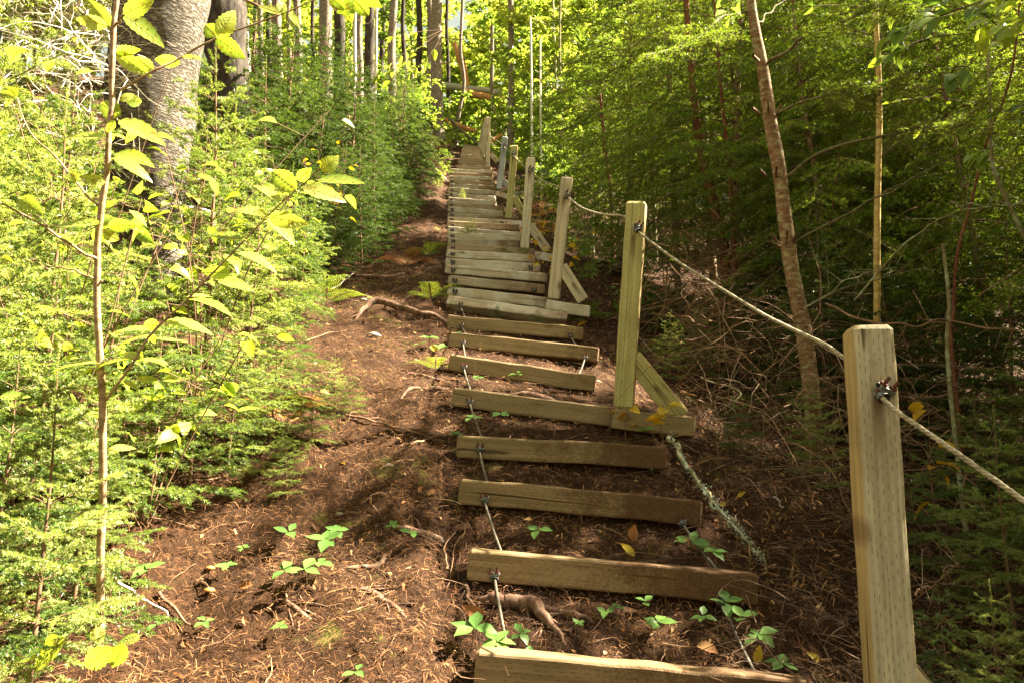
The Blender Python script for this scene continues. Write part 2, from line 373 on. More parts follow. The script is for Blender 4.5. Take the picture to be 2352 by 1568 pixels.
M['moss'] = leafmat('moss', [(.06, .09, .01), (.14, .17, .015), (.28, .27, .03)], .3, .8, 8.)
M['lichen'] = simplemat('pale_lichen', (.45, .50, .38), .9, 0, 60)
M['stone'] = simplemat('stone', (.26, .23, .18), .9, 0, 20)
M['mush'] = simplemat('orange_cap', (.50, .20, .05), .5, 0, 20, .3)
def groundmat():
    k = NT('forest_floor'); tc = k.n('ShaderNodeTexCoord').outputs['Object']
    a = k.noise(tc, 7., 6, .7); b = k.noise(tc, 60., 5, .75, 1.5); c = k.noise(tc, 1.3, 4, .6)
    d = k.noise(k.mapv(tc, (160, 160, 160)), 1., 3, .7, 2.)
    f = k.math('ADD', k.math('MULTIPLY', b, .6), k.math('MULTIPLY', d, .4))
    col = k.ramp(f, [(.28, (.007, .004, .002)), (.45, (.026, .0125, .006)), (.58, (.060, .028, .012)), (.74, (.14, .068, .030))])
    col = k.mix(k.math('MULTIPLY', k.mr(a, .56, .7), .6), col, (.035, .018, .010))
    col = k.mix(k.math('MULTIPLY', k.mr(k.noise(tc, 3.1, 5, .7), .60, .68), .6), col, (.11, .12, .02))
    # greener forest floor away from the trail
    h = k.math('ADD', k.math('MULTIPLY', f, .6), k.math('MULTIPLY', a, .5))
    return k.end(k.pr(col, .95, k.bump(h, .9, .02), spec=.1))
M['ground'] = groundmat()
# ------------------------------------------------------------------ beams
def beam_geo(L, w=.089, c=.006, seed=0, nl=30, warp=.0012):
    g = Geo(); h = w/2
    cs = []
    for (sy, sz) in ((1, 1), (-1, 1), (-1, -1), (1, -1)):
        pts = [(sy*h, sz*(h-c)), (sy*(h-c*.3), sz*(h-c*.3)), (sy*(h-c), sz*h)]
        if sy*sz < 0: pts = pts[::-1]
        cs += pts
    cs = np.array(cs)
    xs = np.concatenate([[0, c], np.linspace(c, L-c, nl)[1:-1], [L-c, L]]); n = len(cs); V = []
    for q, x in enumerate(xs):
        s = (h-c*.8)/h if q in (0, len(xs)-1) else 1
        p = np.column_stack([np.full(n, x), cs*s])
        a = warp*np.stack([np.zeros(n), vn(x*9, seed, cs[:, 1]*30)+2*vn(x*1.5, seed+5), vn(x*9, seed+9, cs[:, 0]*30)+2*vn(x*1.5, seed+7)], 1)
        V.append(p+a)
    V = np.concatenate(V); i = np.arange(n); j = (i+1) % n
    f = (np.stack([i, j, j+n, i+n], 1)[None]+(np.arange(len(xs)-1)*n)[:, None, None]).reshape(-1, 4)
    g.add(V, f)
    for e in (0, (len(xs)-1)*n):
        g.add(V[e:e+n], [list(range(n))])
    return g
def frame(p0, p1, up, roll=0.):
    X = nrm(np.asarray(p1)-p0); Z = np.asarray(up, float); Z = nrm(Z-X*np.dot(Z, X)); Y = np.cross(Z, X)
    if roll: Y, Z = Y*math.cos(roll)+Z*math.sin(roll), Z*math.cos(roll)-Y*math.sin(roll)
    m = Matrix.Identity(4)
    for r in range(3): m[r][0] = X[r]; m[r][1] = Y[r]; m[r][2] = Z[r]; m[r][3] = p0[r]
    return m
def beam(name, parent, p0, p1, up, mat, w=.092, roll=0., seed=0, c=.006, warp=.0012, nl=30):
    L = float(np.linalg.norm(np.asarray(p1)-p0))
    me = beam_geo(L, w, c, seed, nl, warp).mesh(name, mat, False)
    o = obj(name, me, parent); m = frame(p0, p1, up, roll)
    o.matrix_local = Matrix.Translation(-Vector(parent.location)) @ m
    return o
def clamp_mesh():
    g = Geo(); sticks(g, [[-.014, 0, 0]], [[.014, 0, 0]], .011, .011, 8)
    b = beam_geo(.034, .018, .003, 3, 4, 0); v = b.verts()-[.017, 0, 0]
    g.add(v[:, [1, 0, 2]]*[.9, 1.05, .55]+[0, 0, .012], np.concatenate([b.f[0]])); 
    th = np.linspace(0, math.pi, 9)
    tube(g, np.stack([np.zeros(9), .0105*np.cos(th), -.011*np.sin(th)], 1), .0035, 6)
    bo = Geo()
    sticks(bo, [[0, 0, -.002], [0, 0, .014]], [[0, 0, .034], [0, 0, .0215]], [.0038, .0075], [.0036, .0075], 6)
    for z in (.014, .0215):
        th = np.arange(6)*math.pi/3
        bo.add(np.vstack([np.stack([.0075*np.cos(th), .0075*np.sin(th), np.full(6, z)], 1), [[0, 0, z]]]), [[a, (a+1) % 6, 6] for a in range(6)])
    return g.mesh('clamp', M['metal']), bo.mesh('bolt', M['rust'])
CLAMP, BOLT = clamp_mesh()
def clamp(parent, p, cabdir, boltdir, sc=1.0):
    o = obj('cable_clamp', CLAMP, parent); m = frame(p, p+np.asarray(cabdir), boltdir)
    o.matrix_local = Matrix.Translation(-Vector(parent.location)) @ m @ Matrix.Scale(sc, 4)
    for s in (-1, 1):
        b = obj('bolt', BOLT, o); b.location = (0, .0105*s, 0)
    return o
# ------------------------------------------------------------------ steps
ST = [(1093, 1503, 1880, 1571), (1078, 1258, 1742, 1320), (1057, 1098, 1615, 1151), (1050, 1003, 1534, 1027), (1040, 891, 1406, 932),
      (1034, 812, 1370, 860), (1034, 761, 1377, 801), (1029, 721, 1341, 750), (1027, 681, 1304, 719), (1031, 654, 1263, 684), (1031, 630, 1252, 655),
      (1026, 607, 1256, 626), (1026, 590, 1242, 604), (1027, 573, 1232, 586), (1028, 559, 1228, 570), (1029, 544, 1215, 552), (1029, 532, 1196, 541),
      (1029, 520, 1195, 531), (1029, 508, 1195, 516), (1030, 497, 1168, 504), (1030, 485.5, 1162, 494), (1031, 473, 1160, 484), (1030, 463, 1158, 474),
      (1031, 452, 1140, 461), (1031, 441, 1138, 451), (1032, 430, 1140, 437), (1032, 420, 1138, 427), (1032, 411, 1136, 417), (1032, 403, 1132, 407),
      (1032, 395, 1132, 400), (1032, 386.5, 1132, 391), (1050, 377, 1128, 381), (1053, 368, 1118, 372), (1055, 360, 1112, 364), (1058, 353, 1108, 357),
      (1060, 346.5, 1105, 350), (1062, 341, 1103, 345), (1064, 336, 1102, 341), (1067, 331, 1098, 337)]
DX = [('with its left end greenish and grass-free, cut by the bottom edge', ''), ]
def solve_d(py, lift=.089):
    ds = np.linspace(.8, 21, 4000); f = (CY-py)/F*ds-(np.interp(ds, TB[:, 0], TB[:, 1])+lift)
    i = np.where(np.diff(np.sign(f)) != 0)[0]
    return ds[i[0]] if len(i) else 21.
STL = ['lowest timber step, cut off by the bottom edge of the photo', 'wide lower timber step with big rusty clamp, above the exposed root', 'timber step third from the bottom, mud brown over its right half',
       'timber step fourth from the bottom, just below the post with the sill beam', 'timber step meeting the sill beam of the tall greenish post', 'timber step with sunlit split top edge and a bright clamp at left',
       'incised timber step with clamps at both ends, second above the greenish post foot', 'timber step with a knot near its left end, right below the tipped one', 'tipped bluish timber step showing its dark underside']
ups = ['with a tiny spruce seedling on it', 'muddy toward the right post', 'next to the tan post foot', 'beside yellowing fern', 'with brown leaves around its clamp', 'behind the fern clump', 'paler than its neighbours', 'with muddy lower half']
steps = []
for i, (xl, yl, xr, yr) in enumerate(ST):
    dl = solve_d(yl); dr = dl*(.985 if i < 8 else .99)
    if i == 0: dr = dl*.99
    tl = W(xl, yl, dl); tr = W(xr, yr, dr)
    X = nrm(tr-tl); up = np.array([0, 0, 1.]); Z = nrm(up-X*np.dot(up, X)); Y = np.cross(Z, X)
    roll = math.radians(-32) if i == 8 else math.radians(R.uniform(-9, 5)) if i > 8 else math.radians(R.uniform(-5, 3)) if i > 3 else math.radians(R.uniform(-2, 1))
    jo = R.uniform(-.016, .016, 2) if i > 8 else (0, 0)
    p0 = tl+(Y-Z)*.0445+Y*jo[0]-X*abs(jo[1])*.8; p1 = tr+(Y-Z)*.0445+Y*jo[1]
    if i < len(STL): lab = STL[i]
    elif i < 31: lab = 'worn timber step, %s up from the tipped one in the close-set flight' % (['first', 'second', 'third', 'fourth', 'fifth', 'sixth', 'seventh', 'eighth', 'ninth', 'tenth', 'eleventh', 'twelfth', 'thirteenth', 'fourteenth', 'fifteenth', 'sixteenth', 'seventeenth', 'eighteenth', 'nineteenth', 'twentieth', 'twenty-first', 'twenty-second'][i-9])
    else: lab = 'narrow far timber step at the crest, %s from the top' % ['eighth', 'seventh', 'sixth', 'fifth', 'fourth', 'third', 'second', 'first'][i-31]
    t = thing('timber_step', lab, 'step', (p0+p1)/2-[0, 0, .045], 'timber steps up the hillside')
    m = M['step_low'] if i < 4 else M['step_mid'] if i < 8 else M['step_far'] if i >= 31 or i in (14, 18, 22, 27, 29) else M['step_brown'] if i in (10, 15, 20, 26) else M['step_up']
    beam('timber', t, p0, p1, up, m, roll=roll, seed=i*3, nl=70 if i < 9 else 10, warp=.0032, c=.008 if i < 9 else .011, w=.092 if i < 9 else .087)
    steps.append((tl, tr, X, Y, Z, dl))
_y = np.array([(a[0][1]+a[1][1])/2 for a in steps]); _m = np.array([(a[0][2]+a[1][2])/2 for a in steps]); _t = np.array([(a[1][2]-a[0][2])/(a[1][0]-a[0][0]) for a in steps]); _c = np.array([(a[0][0]+a[1][0])/2 for a in steps])
_t = np.convolve(np.pad(_t, 1, mode='edge'), [.25, .5, .25], 'valid')
_y0, _m0 = _y[0]-1.5, _m[0]-.42
PY2 = np.concatenate([[_y0-6], [_y0], _y, PY[PY > _y[-1]+1.2]]); PZ2 = np.concatenate([[_m0-1.5], [_m0], _m, PZ[PY > _y[-1]+1.2]+.02])
PZ2[:len(_m)+2] -= .118
XY = np.concatenate([[-6, _y[0]-1.5], _y, [30, 60]]); XC = np.concatenate([[_c[0]+.6, _c[0]+.2], _c, [-2, -3]])
def prof(Y): return np.interp(Y, PY2, PZ2)
def xc(Y): return np.interp(Y, XY, XC)
def tilt(Y): return np.interp(Y, _y, _t)*sst(_y[-1]+3, _y[-1], Y)
# clamps: (step, px, py)
CL = [(1, 1136, 1326), (2, 1113, 1150), (3, 1101, 1034), (4, 1079, 926), (5, 1066, 847), (6, 1064, 790), (7, 1061, 750), (8, 1058, 703)]
CR = [(1, 1660, 1385), (2, 1568, 1203), (6, 1343, 824), (7, 1311, 774)]
roots_of_steps = [o for o in COL.objects if o.name.startswith('timber_step')]
def on_front(i, px, py):
    tl, tr, X, Y, Z, d = steps[i]
    r = W(px, py, 1.0); # intersect ray with front plane
    t = np.dot(tl-Y*.012, Y)/np.dot(r, Y); return r*t
cab = {0: [], 1: []}
for side, lst in ((0, CL), (1, CR)):
    for (i, px, py) in lst:
        p = on_front(i, px, py); tl, tr, X, Y, Z, d = steps[i]
        q = None
        if i > 0:
            tl2, tr2, X2, Y2, Z2, d2 = steps[i-1]
            fx = (np.dot(p-tl, X))/np.linalg.norm(tr-tl); q = tl2+(tr2-tl2)*(fx-.03 if side else fx)+Y2*.075-Z2*.012
        clamp(roots_of_steps[i], p, nrm(q-p), nrm(Z*.9-Y*.6-X*.15+R.normal(0, .15, 3)), 1.0 if i < 6 else .95)
        cab[side].append((p, q, Y))
for i in range(9, 31):
    tl, tr, X, Y, Z, d = steps[i]
    L = np.linalg.norm(tr-tl)
    for s, fx in ((0, .075), (1, .90)):
        if s and i not in (10, 12, 15, 19): continue
        p = tl+X*L*fx-Z*.055-Y*.006
        clamp(roots_of_steps[i], p, -Z*.8-Y*.2, nrm(-Y*.7+Z*.7), 1.25)
for side, nm in ((0, 'steel cable threaded through the left ends of the steps'), (1, 'steel cable threaded through the right ends of the lower steps')):
    ct = None
    for (p, q, Y) in cab[side]:
        g = Geo(); P = np.array([p+Y*.10+[0, 0, .03], p+Y*.0+[0, 0, .0], p*.5+q*.5+[0, 0, -.008], q, q+[0, 0, -.03]])
        tube(g, smooth_path(P, 12), .0048 if side == 0 else .0042, 7)
        if ct is None: ct = thing('ladder_cable', nm, 'cable', P[1])
        part(ct, 'cable_run', g, M['cable'], True)
# ------------------------------------------------------------------ posts
# top px, base px, depth top, depth base, mat, brace(px,py)->(px,py), sill
PO = [((2002, 745), (2056, 1568), 1.81, 1.69, 'post1', ((2060, 1545), (2290, 1850)), None, 'nearest handrail post, thick grey-green face and tan side, at right edge', .12),
      ((1460, 462), (1430, 938), 3.66, 3.66, 'post2', ((1452, 822), (1562, 955)), ((1409, 937), (1599, 958)), 'tall greenish handrail post with split face, standing on a sill beam', .20),
      ((1301, 406), (1271, 687), 6.2, 6.2, 'post3', ((1290, 612), (1340, 690)), ((1256, 689), (1357, 703)), 'tan leaning handrail post with rust stain, third from the camera', .1),
      ((1219, 361), (1206, 571), 8.3, 8.3, 'post3', ((1216, 518), (1258, 576)), ((1200, 573), (1270, 583)), 'tan handrail post with a dark vein on its face, fourth from the camera', .05),
      ((1181, 334), (1168, 502), 10.4, 10.4, 'post2', ((1180, 455), (1206, 494)), ((1162, 504), (1202, 508)), 'pale greenish handrail post, fifth from the camera', .0),
      ((1160, 314), (1146, 434), 13.0, 13.0, 'post6', ((1154, 415), (1190, 451)), ((1141, 437), (1190, 452)), 'bluish grey leaning handrail post in the middle of the flight', .1),
      ((1121, 269), (1120, 377), 16.6, 16.6, 'post3', ((1125, 352), (1143, 373)), None, 'tall pale handrail post near the crest, seventh from the camera', .0),
      ((1117, 271), (1108, 354), 18.2, 18.2, 'post3', None, None, 'slim leaning handrail post just behind the tall pale one', .0),
      ((1113, 284), (1102, 336), 19.6, 19.6, 'post3', None, None, 'farthest handrail post, leaning right at the stair top', .0)]
posts = []
for q, (tp, bp, dt, db, mt, br, sl, lab, yaw) in enumerate(PO):
    t = W(*tp, dt); b = W(*bp, db); Xd = nrm(t-b)
    if q == 0: b = b-Xd*.25
    back = np.array([math.sin(yaw), math.cos(yaw), 0]); Yv = nrm(back-Xd*np.dot(back, Xd))
    Zv = np.cross(Xd, Yv)
    T = t+Yv*.0445; B = b+Yv*.0445-Xd*(.12 if sl is None else .0)
    root = thing('handrail_post', lab, 'post', B, 'handrail posts beside the steps')
    beam('post', root, T, B, Zv, M[mt], seed=40+q*5, c=.011, warp=.0022)
    if br:
        a = W(*br[0], db+.05 if q else dt); e = W(*br[1], db+.05 if q else dt-.15); beam('brace', root, a+Yv*.0, e, np.cross(Yv, nrm(e-a))*-1, M[mt], seed=60+q)
    if sl:
        a = W(*sl[0], db-.012); e = W(*sl[1], db-.012); X = nrm(e-a); Z = nrm(np.array([0, 0, 1.])-X*X[2]); Y = np.cross(Z, X)
        beam('sill_beam', root, a+(Y-Z)*.0445, e+(Y-Z)*.0445, [0, 0, 1.], M['step_mid'] if q == 1 else M['step_up'], seed=80+q, warp=.002, c=.008)
    posts.append((root, Yv, Xd))
RP = [(2620, 1370, 1.27), (2500, 1266, 1.36), (2352, 1150, 1.46), (2190, 1034, 1.60), (2060, 944, 1.72), (2022, 908, 1.775), (1990, 876, 1.85), (1965, 848, 1.92), (1906, 798, 1.99), (1824, 758, 2.2), (1756, 724, 2.4), (1688, 683, 2.65), (1620, 641, 2.92),
      (1552, 598, 3.25), (1480, 544, 3.58), (1463, 528, 3.645), (1450, 510, 3.78), (1430, 496.5, 3.95), (1395, 494, 4.3), (1361, 487, 4.8), (1333, 475, 5.4), (1308, 456, 6.08), (1302, 452, 6.19), (1290, 436, 6.32), (1283, 429, 6.45), (1250, 417, 7.2), (1226, 402, 8.0),
      (1217, 393, 8.29), (1210, 387, 8.45), (1205, 383.5, 8.6), (1190, 368, 9.6), (1179, 357, 10.38), (1173, 350, 10.6), (1166, 344.5, 11.6), (1158, 338, 12.98), (1150, 329, 13.5), (1138, 322, 14.8), (1122, 309, 16.55), (1112, 300, 18)]
rp = smooth_path(np.array([W(*p) for p in RP]), 420)
g = Geo(); T = nrm(np.gradient(rp, axis=0)); sidev = nrm(np.cross(T, [0, 0, 1.])); upv = np.cross(sidev, T)
s = np.concatenate([[0], np.cumsum(np.linalg.norm(np.diff(rp, axis=0), axis=1))])
# finer path for the twisted near part
sf = np.concatenate([np.arange(0, 4.2, .0045), np.arange(4.2, s[-1], .03)])
rf = np.stack([np.interp(sf, s, rp[:, k]) for k in range(3)], 1); sv = np.stack([np.interp(sf, s, sidev[:, k]) for k in range(3)], 1); uv = np.stack([np.interp(sf, s, upv[:, k]) for k in range(3)], 1)
for k in range(3):
    ph = sf*2*math.pi/.042+k*2*math.pi/3
    tube(g, rf+(sv*np.cos(ph)[:, None]+uv*np.sin(ph)[:, None])*.0026, .0032, 6, cap=False)
tag(obj('hand_rope', g.mesh('hand_rope', M['rope'], True)), 'twisted weathered hand rope threaded through the posts beside the steps', 'rope')
for q, (px, py, d) in enumerate([(2020, 905, 1.79), (1462, 527, 3.645), (1302, 452, 6.18), (1217, 393, 8.28), (1178, 356, 10.37), (1158, 338, 12.97)]):
    p = W(px, py, d)-posts[q][1]*.012
    nx = rp[np.argmin(np.linalg.norm(rp-p, axis=1))]; dv = nrm(rp[max(0, np.argmin(np.linalg.norm(rp-p, axis=1))-9)]-p)
    clamp(posts[q][0], p, dv, nrm(np.array([.45, -.35, .8])), 1.25 if q < 2 else 1.6)
# ------------------------------------------------------------------ vegetation builders
UP = np.array([0, 0, 1.])
def conifer(rng, H, Rad, z0, nwh, per, twgap, ndens, nlen, nwid, droop=.15, tert=True, tr=.012, flat=.5, twmax=.30, nmat='spruce', curve=.35, topn=1., bare=0, lean=0., inner=.08, twr=.0016):
    "returns (wood Geo, needle Geo) in local coordinates, base at origin"
    wd, nd = Geo(), Geo()
    tp = np.array([[lean*H*(t**1.5)+.01*H*vn(t*3, 1, H), .012*H*vn(t*3, 7, H), H*t] for t in np.linspace(0, 1, 14)]); tp[0] = [0, 0, -.08]
    tube(wd, tp, np.linspace(tr, tr*.12, 14), 7)
    A, B, RA = [], [], []
    ks = np.linspace(0, 1, nwh)
    for q, k in enumerate(ks):
        z = z0+(H*.97-z0)*k**.92
        L0 = Rad*(1-k)**.75*(.55+.45*min(1, k*3+.35))+.04*Rad
        n = per if k < .85 else max(3, per-1)
        a0 = rng.random()*6.28
        for b in range(n):
            az = a0+b*2*math.pi/n+rng.normal(0, .22); L = L0*rng.uniform(.65, 1.15)
            if L < .03: continue
            o = np.array([np.interp(z, tp[:, 2], tp[:, 0]), np.interp(z, tp[:, 2], tp[:, 1]), z+rng.normal(0, .02*H/nwh)])
            dh = np.array([math.cos(az), math.sin(az), 0]); sd_ = np.array([-dh[1], dh[0], 0])
            m = 7; t = np.linspace(0, 1, m)
            el = curve*(.4+.9*k)
            P = o+dh*L*t[:, None]*1.0+UP*(L*(el*t-droop*(1.8-k)*t**2+droop*.6*t**3))[:, None]+sd_*(L*.08*rng.normal()*t**2)[:, None]
            A.append(P[:-1]); B.append(P[1:]); rb = max(.0016, tr*.33*(L/Rad)**.7); RA.append(np.linspace(rb, rb*.25, m)[:-1])
            if bare and k < bare:
                if rng.random() < .75: nt_ = 5; tsx = rng.uniform(.2, 1, nt_)
                else: tsx = []
                for ts in tsx:
                    p = np.array([np.interp(ts, t, P[:, c]) for c in range(3)]); dd = nrm(dh*.8+sd_*rng.choice([-1, 1])*.7+rng.normal(0, .3, 3)); l = L*.35*rng.random()
                    A.append(p[None]); B.append((p+dd*l)[None]); RA.append(np.array([rb*.3]))
                continue
            nt_ = int(L*(1-inner)/twgap)
            ts = inner+(1-inner)*(np.arange(nt_)+.5)/max(nt_, 1)+rng.normal(0, .01, nt_); ts = np.clip(ts, 0, .985)
            p = np.stack([np.interp(ts, t, P[:, c]) for c in range(3)], 1)
            tg = nrm(np.stack([np.interp(ts, t, np.gradient(P[:, c])) for c in range(3)], 1))
            sgn = np.where(np.arange(nt_) % 2 == 0, 1., -1.)[:, None]
            l = np.minimum(twmax, L*.62*(1-ts)**.8*np.minimum(1, .45+ts*2))*rng.uniform(.6, 1.15, nt_)+.025*(1 if Rad < 1 else 2.5)
            dd = nrm(tg*.75+sgn*sd_*.85+UP*(rng.normal(-.04-droop*.5, .12 if Rad > .7 else .26, nt_)[:, None]))
            e = p+dd*l[:, None]; mid = p+dd*l[:, None]*.55+UP*(l*.03)[:, None]; e = e-UP*(l*.10)[:, None]
            nd_A = [P[2:-1], p, mid]; nd_B = [P[3:], mid, e]
            A.append(p); B.append(e); RA.append(np.full(nt_, twr))
            if tert:
                for f in ((.3, .5, .68, .85) if Rad > .7 else (.35, .62)):
                    for s2 in (-1, 1):
                        ok = l > .06
                        pp = p[ok]+(e-p)[ok]*f; d2 = nrm(dd[ok]*.8+s2*nrm(np.cross(dd[ok], UP))*.75+rng.normal(0, .08 if Rad > .7 else .22, (ok.sum(), 3)))
                        l2 = (l[ok]*.45*(1.1-f)+.008)*rng.uniform(.7, 1.2, ok.sum())
                        nd_A.append(pp); nd_B.append(pp+d2*l2[:, None]-UP*(l2*.1)[:, None])
            needles(nd, np.concatenate(nd_A), np.concatenate(nd_B), ndens, nlen, nwid, flat, rng=rng)
    # leader
    needles(nd, tp[-3:-1], tp[-2:], ndens*topn, nlen, nwid, 0, rng=rng, ang=40)
    A = np.concatenate(A); B = np.concatenate(B); RA = np.concatenate(RA)
    sticks(wd, A, B, RA, RA*.75, 3)
    return wd, nd
def conifer_thing(kind, geos, matw, matn, label, cat='tree', group=None):
    root = thing(kind, label, cat, (0, 0, 0), group)
    obj('trunk', geos[0].mesh('trunk', M[matw], True), root); obj('crown', geos[1].mesh('crown', M[matn], False), root)
    return root
def broadtree(rng, H, z0, nl, Lmax, leaves_per, lsize, tr, st=3, lean=0., spread=.9, up=.55, cl=1.0, twl=.35):
    wd, lf = Geo(), Geo()
    tp = np.array([[lean*H*t+.02*H*vn(t*3, 1, H), .02*H*vn(t*3, 7, H), H*t] for t in np.linspace(0, 1, 16)]); tp[0, 2] = -.1
    tube(wd, tp, tr*(1-np.linspace(0, .92, 16)), 8)
    PP, DD = [], []; A, B, RR = [], [], []
    for q in range(nl):
        k = rng.random()**.9; z = z0+(H*.98-z0)*k
        o = np.array([np.interp(z, tp[:, 2], tp[:, 0]), np.interp(z, tp[:, 2], tp[:, 1]), z])
        az = rng.random()*6.28; L = Lmax*(1-.65*k)*rng.uniform(.6, 1.1); dh = np.array([math.cos(az), math.sin(az), 0])
        t = np.linspace(0, 1, 7); P = o+dh*L*spread*t[:, None]+UP*(L*(up*t-.25*t**2))[:, None]+np.cumsum(rng.normal(0, .03*L, (7, 3)), 0)
        A.append(P[:-1]); B.append(P[1:]); RR.append(np.linspace(tr*.3, tr*.05, 6))
        nt_ = int(L/.11)+2
        for s in range(nt_):
            tt = rng.uniform(.15, 1); p = np.array([np.interp(tt, t, P[:, c]) for c in range(3)])
            d = nrm(dh*.6+rng.normal(0, .7, 3)*[1, 1, .45]); l = twl*rng.uniform(.4, 1.1)
            A.append(p[None]); B.append((p+d*l)[None]); RR.append(np.array([tr*.06+.0015]))
            m = leaves_per; u = rng.random(m)[:, None]; PP.append(p+d*l*u+rng.normal(0, .02, (m, 3))*cl); DD.append(nrm(d+rng.normal(0, .8, (m, 3))*[1, 1, .4]))
    PP = np.concatenate(PP); DD = np.concatenate(DD); n = len(PP)
    N = nrm(UP+rng.normal(0, .45, (n, 3))); sz = lsize*rng.uniform(.6, 1.15, n)
    leaves(lf, PP, DD, N, sz, sz*.58, rng.uniform(0, .4, n), st)
    sticks(wd, np.concatenate(A), np.concatenate(B), np.concatenate(RR), np.concatenate(RR)*.7, 3)
    return wd, lf
def bunchberry(rng, s=1.0):
    g, st_ = Geo(), Geo(); n = rng.integers(3, 6); h = .05*s
    az = np.arange(n)*2*math.pi/n+rng.normal(0, .25, n)
    P = np.tile([0, 0, h], (n, 1))+rng.normal(0, .002, (n, 3)); D = np.stack([np.cos(az), np.sin(az), rng.uniform(.0, .35, n)], 1)
    sz = rng.uniform(.04, .058, n)*s
    leaves(g, P, D, np.tile(UP, (n, 1))+rng.normal(0, .12, (n, 3)), sz, sz*.58, rng.uniform(-.05, .35, n), 9, .12, prof=lambda t: .03+math.sin(math.pi*t**.95)**1.25 if 0 < t < 1 else .02)
    tube(st_, smooth_path([[.012, .005, -.03], [.004, 0, h*.5], [0, 0, h]], 6), .0012, 5)
    return g, st_
def fern_frond(g, st_, base, d, L, rng, w=.26):
    t = np.linspace(0, 1, 26); d = nrm(d); side = nrm(np.cross(d, UP))
    P = base+d*L*t[:, None]+UP*(L*(.55*t-.75*t**2))[:, None]
    tube(st_, P, np.linspace(.0022, .0006, 26), 4)
    T = nrm(np.gradient(P, axis=0)); Nn = nrm(np.cross(side, T)); Nn = Nn*np.sign(Nn[:, 2:3]+1e-6)
    for s in (-1, 1):
        ii = np.arange(3, 26)
        l = w*L*np.sin(np.pi*(t[ii]*.8+.2))**.8*rng.uniform(.85, 1.1, len(ii))+.004
        Dp = nrm(T[ii]*.35+s*side)
        for q in range(6):  # pinnules
            f = (q+.5)/6
            pp = P[ii]+Dp*(l*f)[:, None]
            for s2 in (-1, 1):
                leaves(g, pp, nrm(Dp*.6+s2*T[ii]), Nn[ii]+rng.normal(0, .15, (len(ii), 3)), l*.25*(1.1-f), l*.085, .1, 3, .1)
def dead_tangle(g, C, n, rng, L=(.2, .9), r=(.0007, .0025), seg=7, wob=.35, flatten=.5, bias=None):
    "C(n)-> centre points; curly thin dead twigs"
    P0 = C(n); d = nrm(rng.normal(size=(n, 3))*[1, 1, flatten]+(0 if bias is None else np.asarray(bias)))
    l = rng.uniform(*L, n)*rng.random(n)**.5; rr = rng.uniform(*r, n); cur = P0.copy()
    for s in range(seg):
        d = nrm(d+rng.normal(0, wob, (n, 3))*[1, 1, .6]-[0, 0, .06]); nx = cur+d*(l/seg)[:, None]
        sticks(g, cur, nx, rr*(1-s/seg*.7), rr*(1-(s+1)/seg*.7), 3); cur = nx
SAZ, SEL, SUNE, SKYT, EXPO = 82, 47, 5, (1.0, .72, .36, 1), 3.55
SKYS = .05
ORD = 'first second third fourth fifth sixth seventh eighth ninth tenth eleventh twelfth thirteenth fourteenth fifteenth sixteenth seventeenth eighteenth nineteenth twentieth twenty-first twenty-second twenty-third twenty-fourth twenty-fifth twenty-sixth twenty-seventh twenty-eighth twenty-ninth thirtieth'.split()
# ------------------------------------------------------------------ ground sheet
def axis(lo, hi, a, b, fine, grow):
    v = [a]
    while v[-1] < b: v.append(v[-1]+fine)
    s = fine
    while v[-1] < hi: s *= grow; v.append(v[-1]+s)
    s = fine
    while v[0] > lo: s *= grow; v.insert(0, v[0]-s)
    return np.array(v)
ax = axis(-90, 90, -1.9, 2.1, .022, 1.045); ay = axis(-12, 110, .9, 5.2, .022, 1.03)
XX, YY = np.meshgrid(ax, ay); g = Geo(); nx, ny = len(ax), len(ay)
i = (np.arange(nx-1)[None]+np.arange(ny-1)[:, None]*nx).ravel()
g.add(np.stack([XX, YY, G(XX, YY)], -1).reshape(-1, 3), np.stack([i, i+1, i+nx+1, i+nx], 1)); structure('ground', g, M['ground'])
def onG(x, Y, lift=0.): return np.stack([x, Y, G(x, Y)+lift], -1)
def gN(x, Y, e=.03):
    return nrm(np.stack([(G(x-e, Y)-G(x+e, Y))/(2*e), (G(x, Y-e)-G(x, Y+e))/(2*e), np.ones_like(x)], -1))
# ------------------------------------------------------------------ litter
def scatter(n, fn, rng):
    "fn(u rand, rng) -> x, Y"
    return fn(n, rng)
def area_trail(n, rng):
    Y = .9+9.5*rng.random(n)**1.7; u = rng.normal(-.35, 1.15, n); return xc(Y)+u, Y
def area_right(n, rng):
    Y = 1.0+8*rng.random(n)**1.2; u = .5+3.2*rng.random(n); return xc(Y)+u, Y
rl = np.random.default_rng(11)
def strip_litter(n, area, L, wd, rng, lift=.006, arch=.35):
    g = Geo(); x, Y = area(n, rng); N = gN(x, Y); D = nrm(np.cross(N, rng.normal(size=(n, 3)))+N*rng.normal(0, arch, (n, 1))); S = nrm(np.cross(D, N)+N*rng.normal(0, .4, (n, 1)))
    P = onG(x, Y, 0)+N*lift*rng.random((n, 1)); l = rng.uniform(*L, n)[:, None]; w = rng.uniform(*wd, n)[:, None]
    c = N*(l*rng.normal(.08, .10, (n, 1)))
    V = np.stack([P-D*l*.5-S*w*.5, P-D*l*.5+S*w*.5, P+c+S*w*.5, P+c-S*w*.5, P+D*l*.5+S*w*.3, P+D*l*.5-S*w*.3], 1).reshape(-1, 3)
    f = np.array([[0, 1, 2, 3], [3, 2, 4, 5]]); g.add(V, (f[None]+(np.arange(n)*6)[:, None, None]).reshape(-1, 4)); return g
tag(obj('needle_litter', strip_litter(270000, area_trail, (.010, .038), (.0007, .0020), rl, .02, .28).mesh('needle_litter', M['litter'])), 'reddish brown fallen needles covering the trail and the ground between steps', 'litter', kind='stuff')
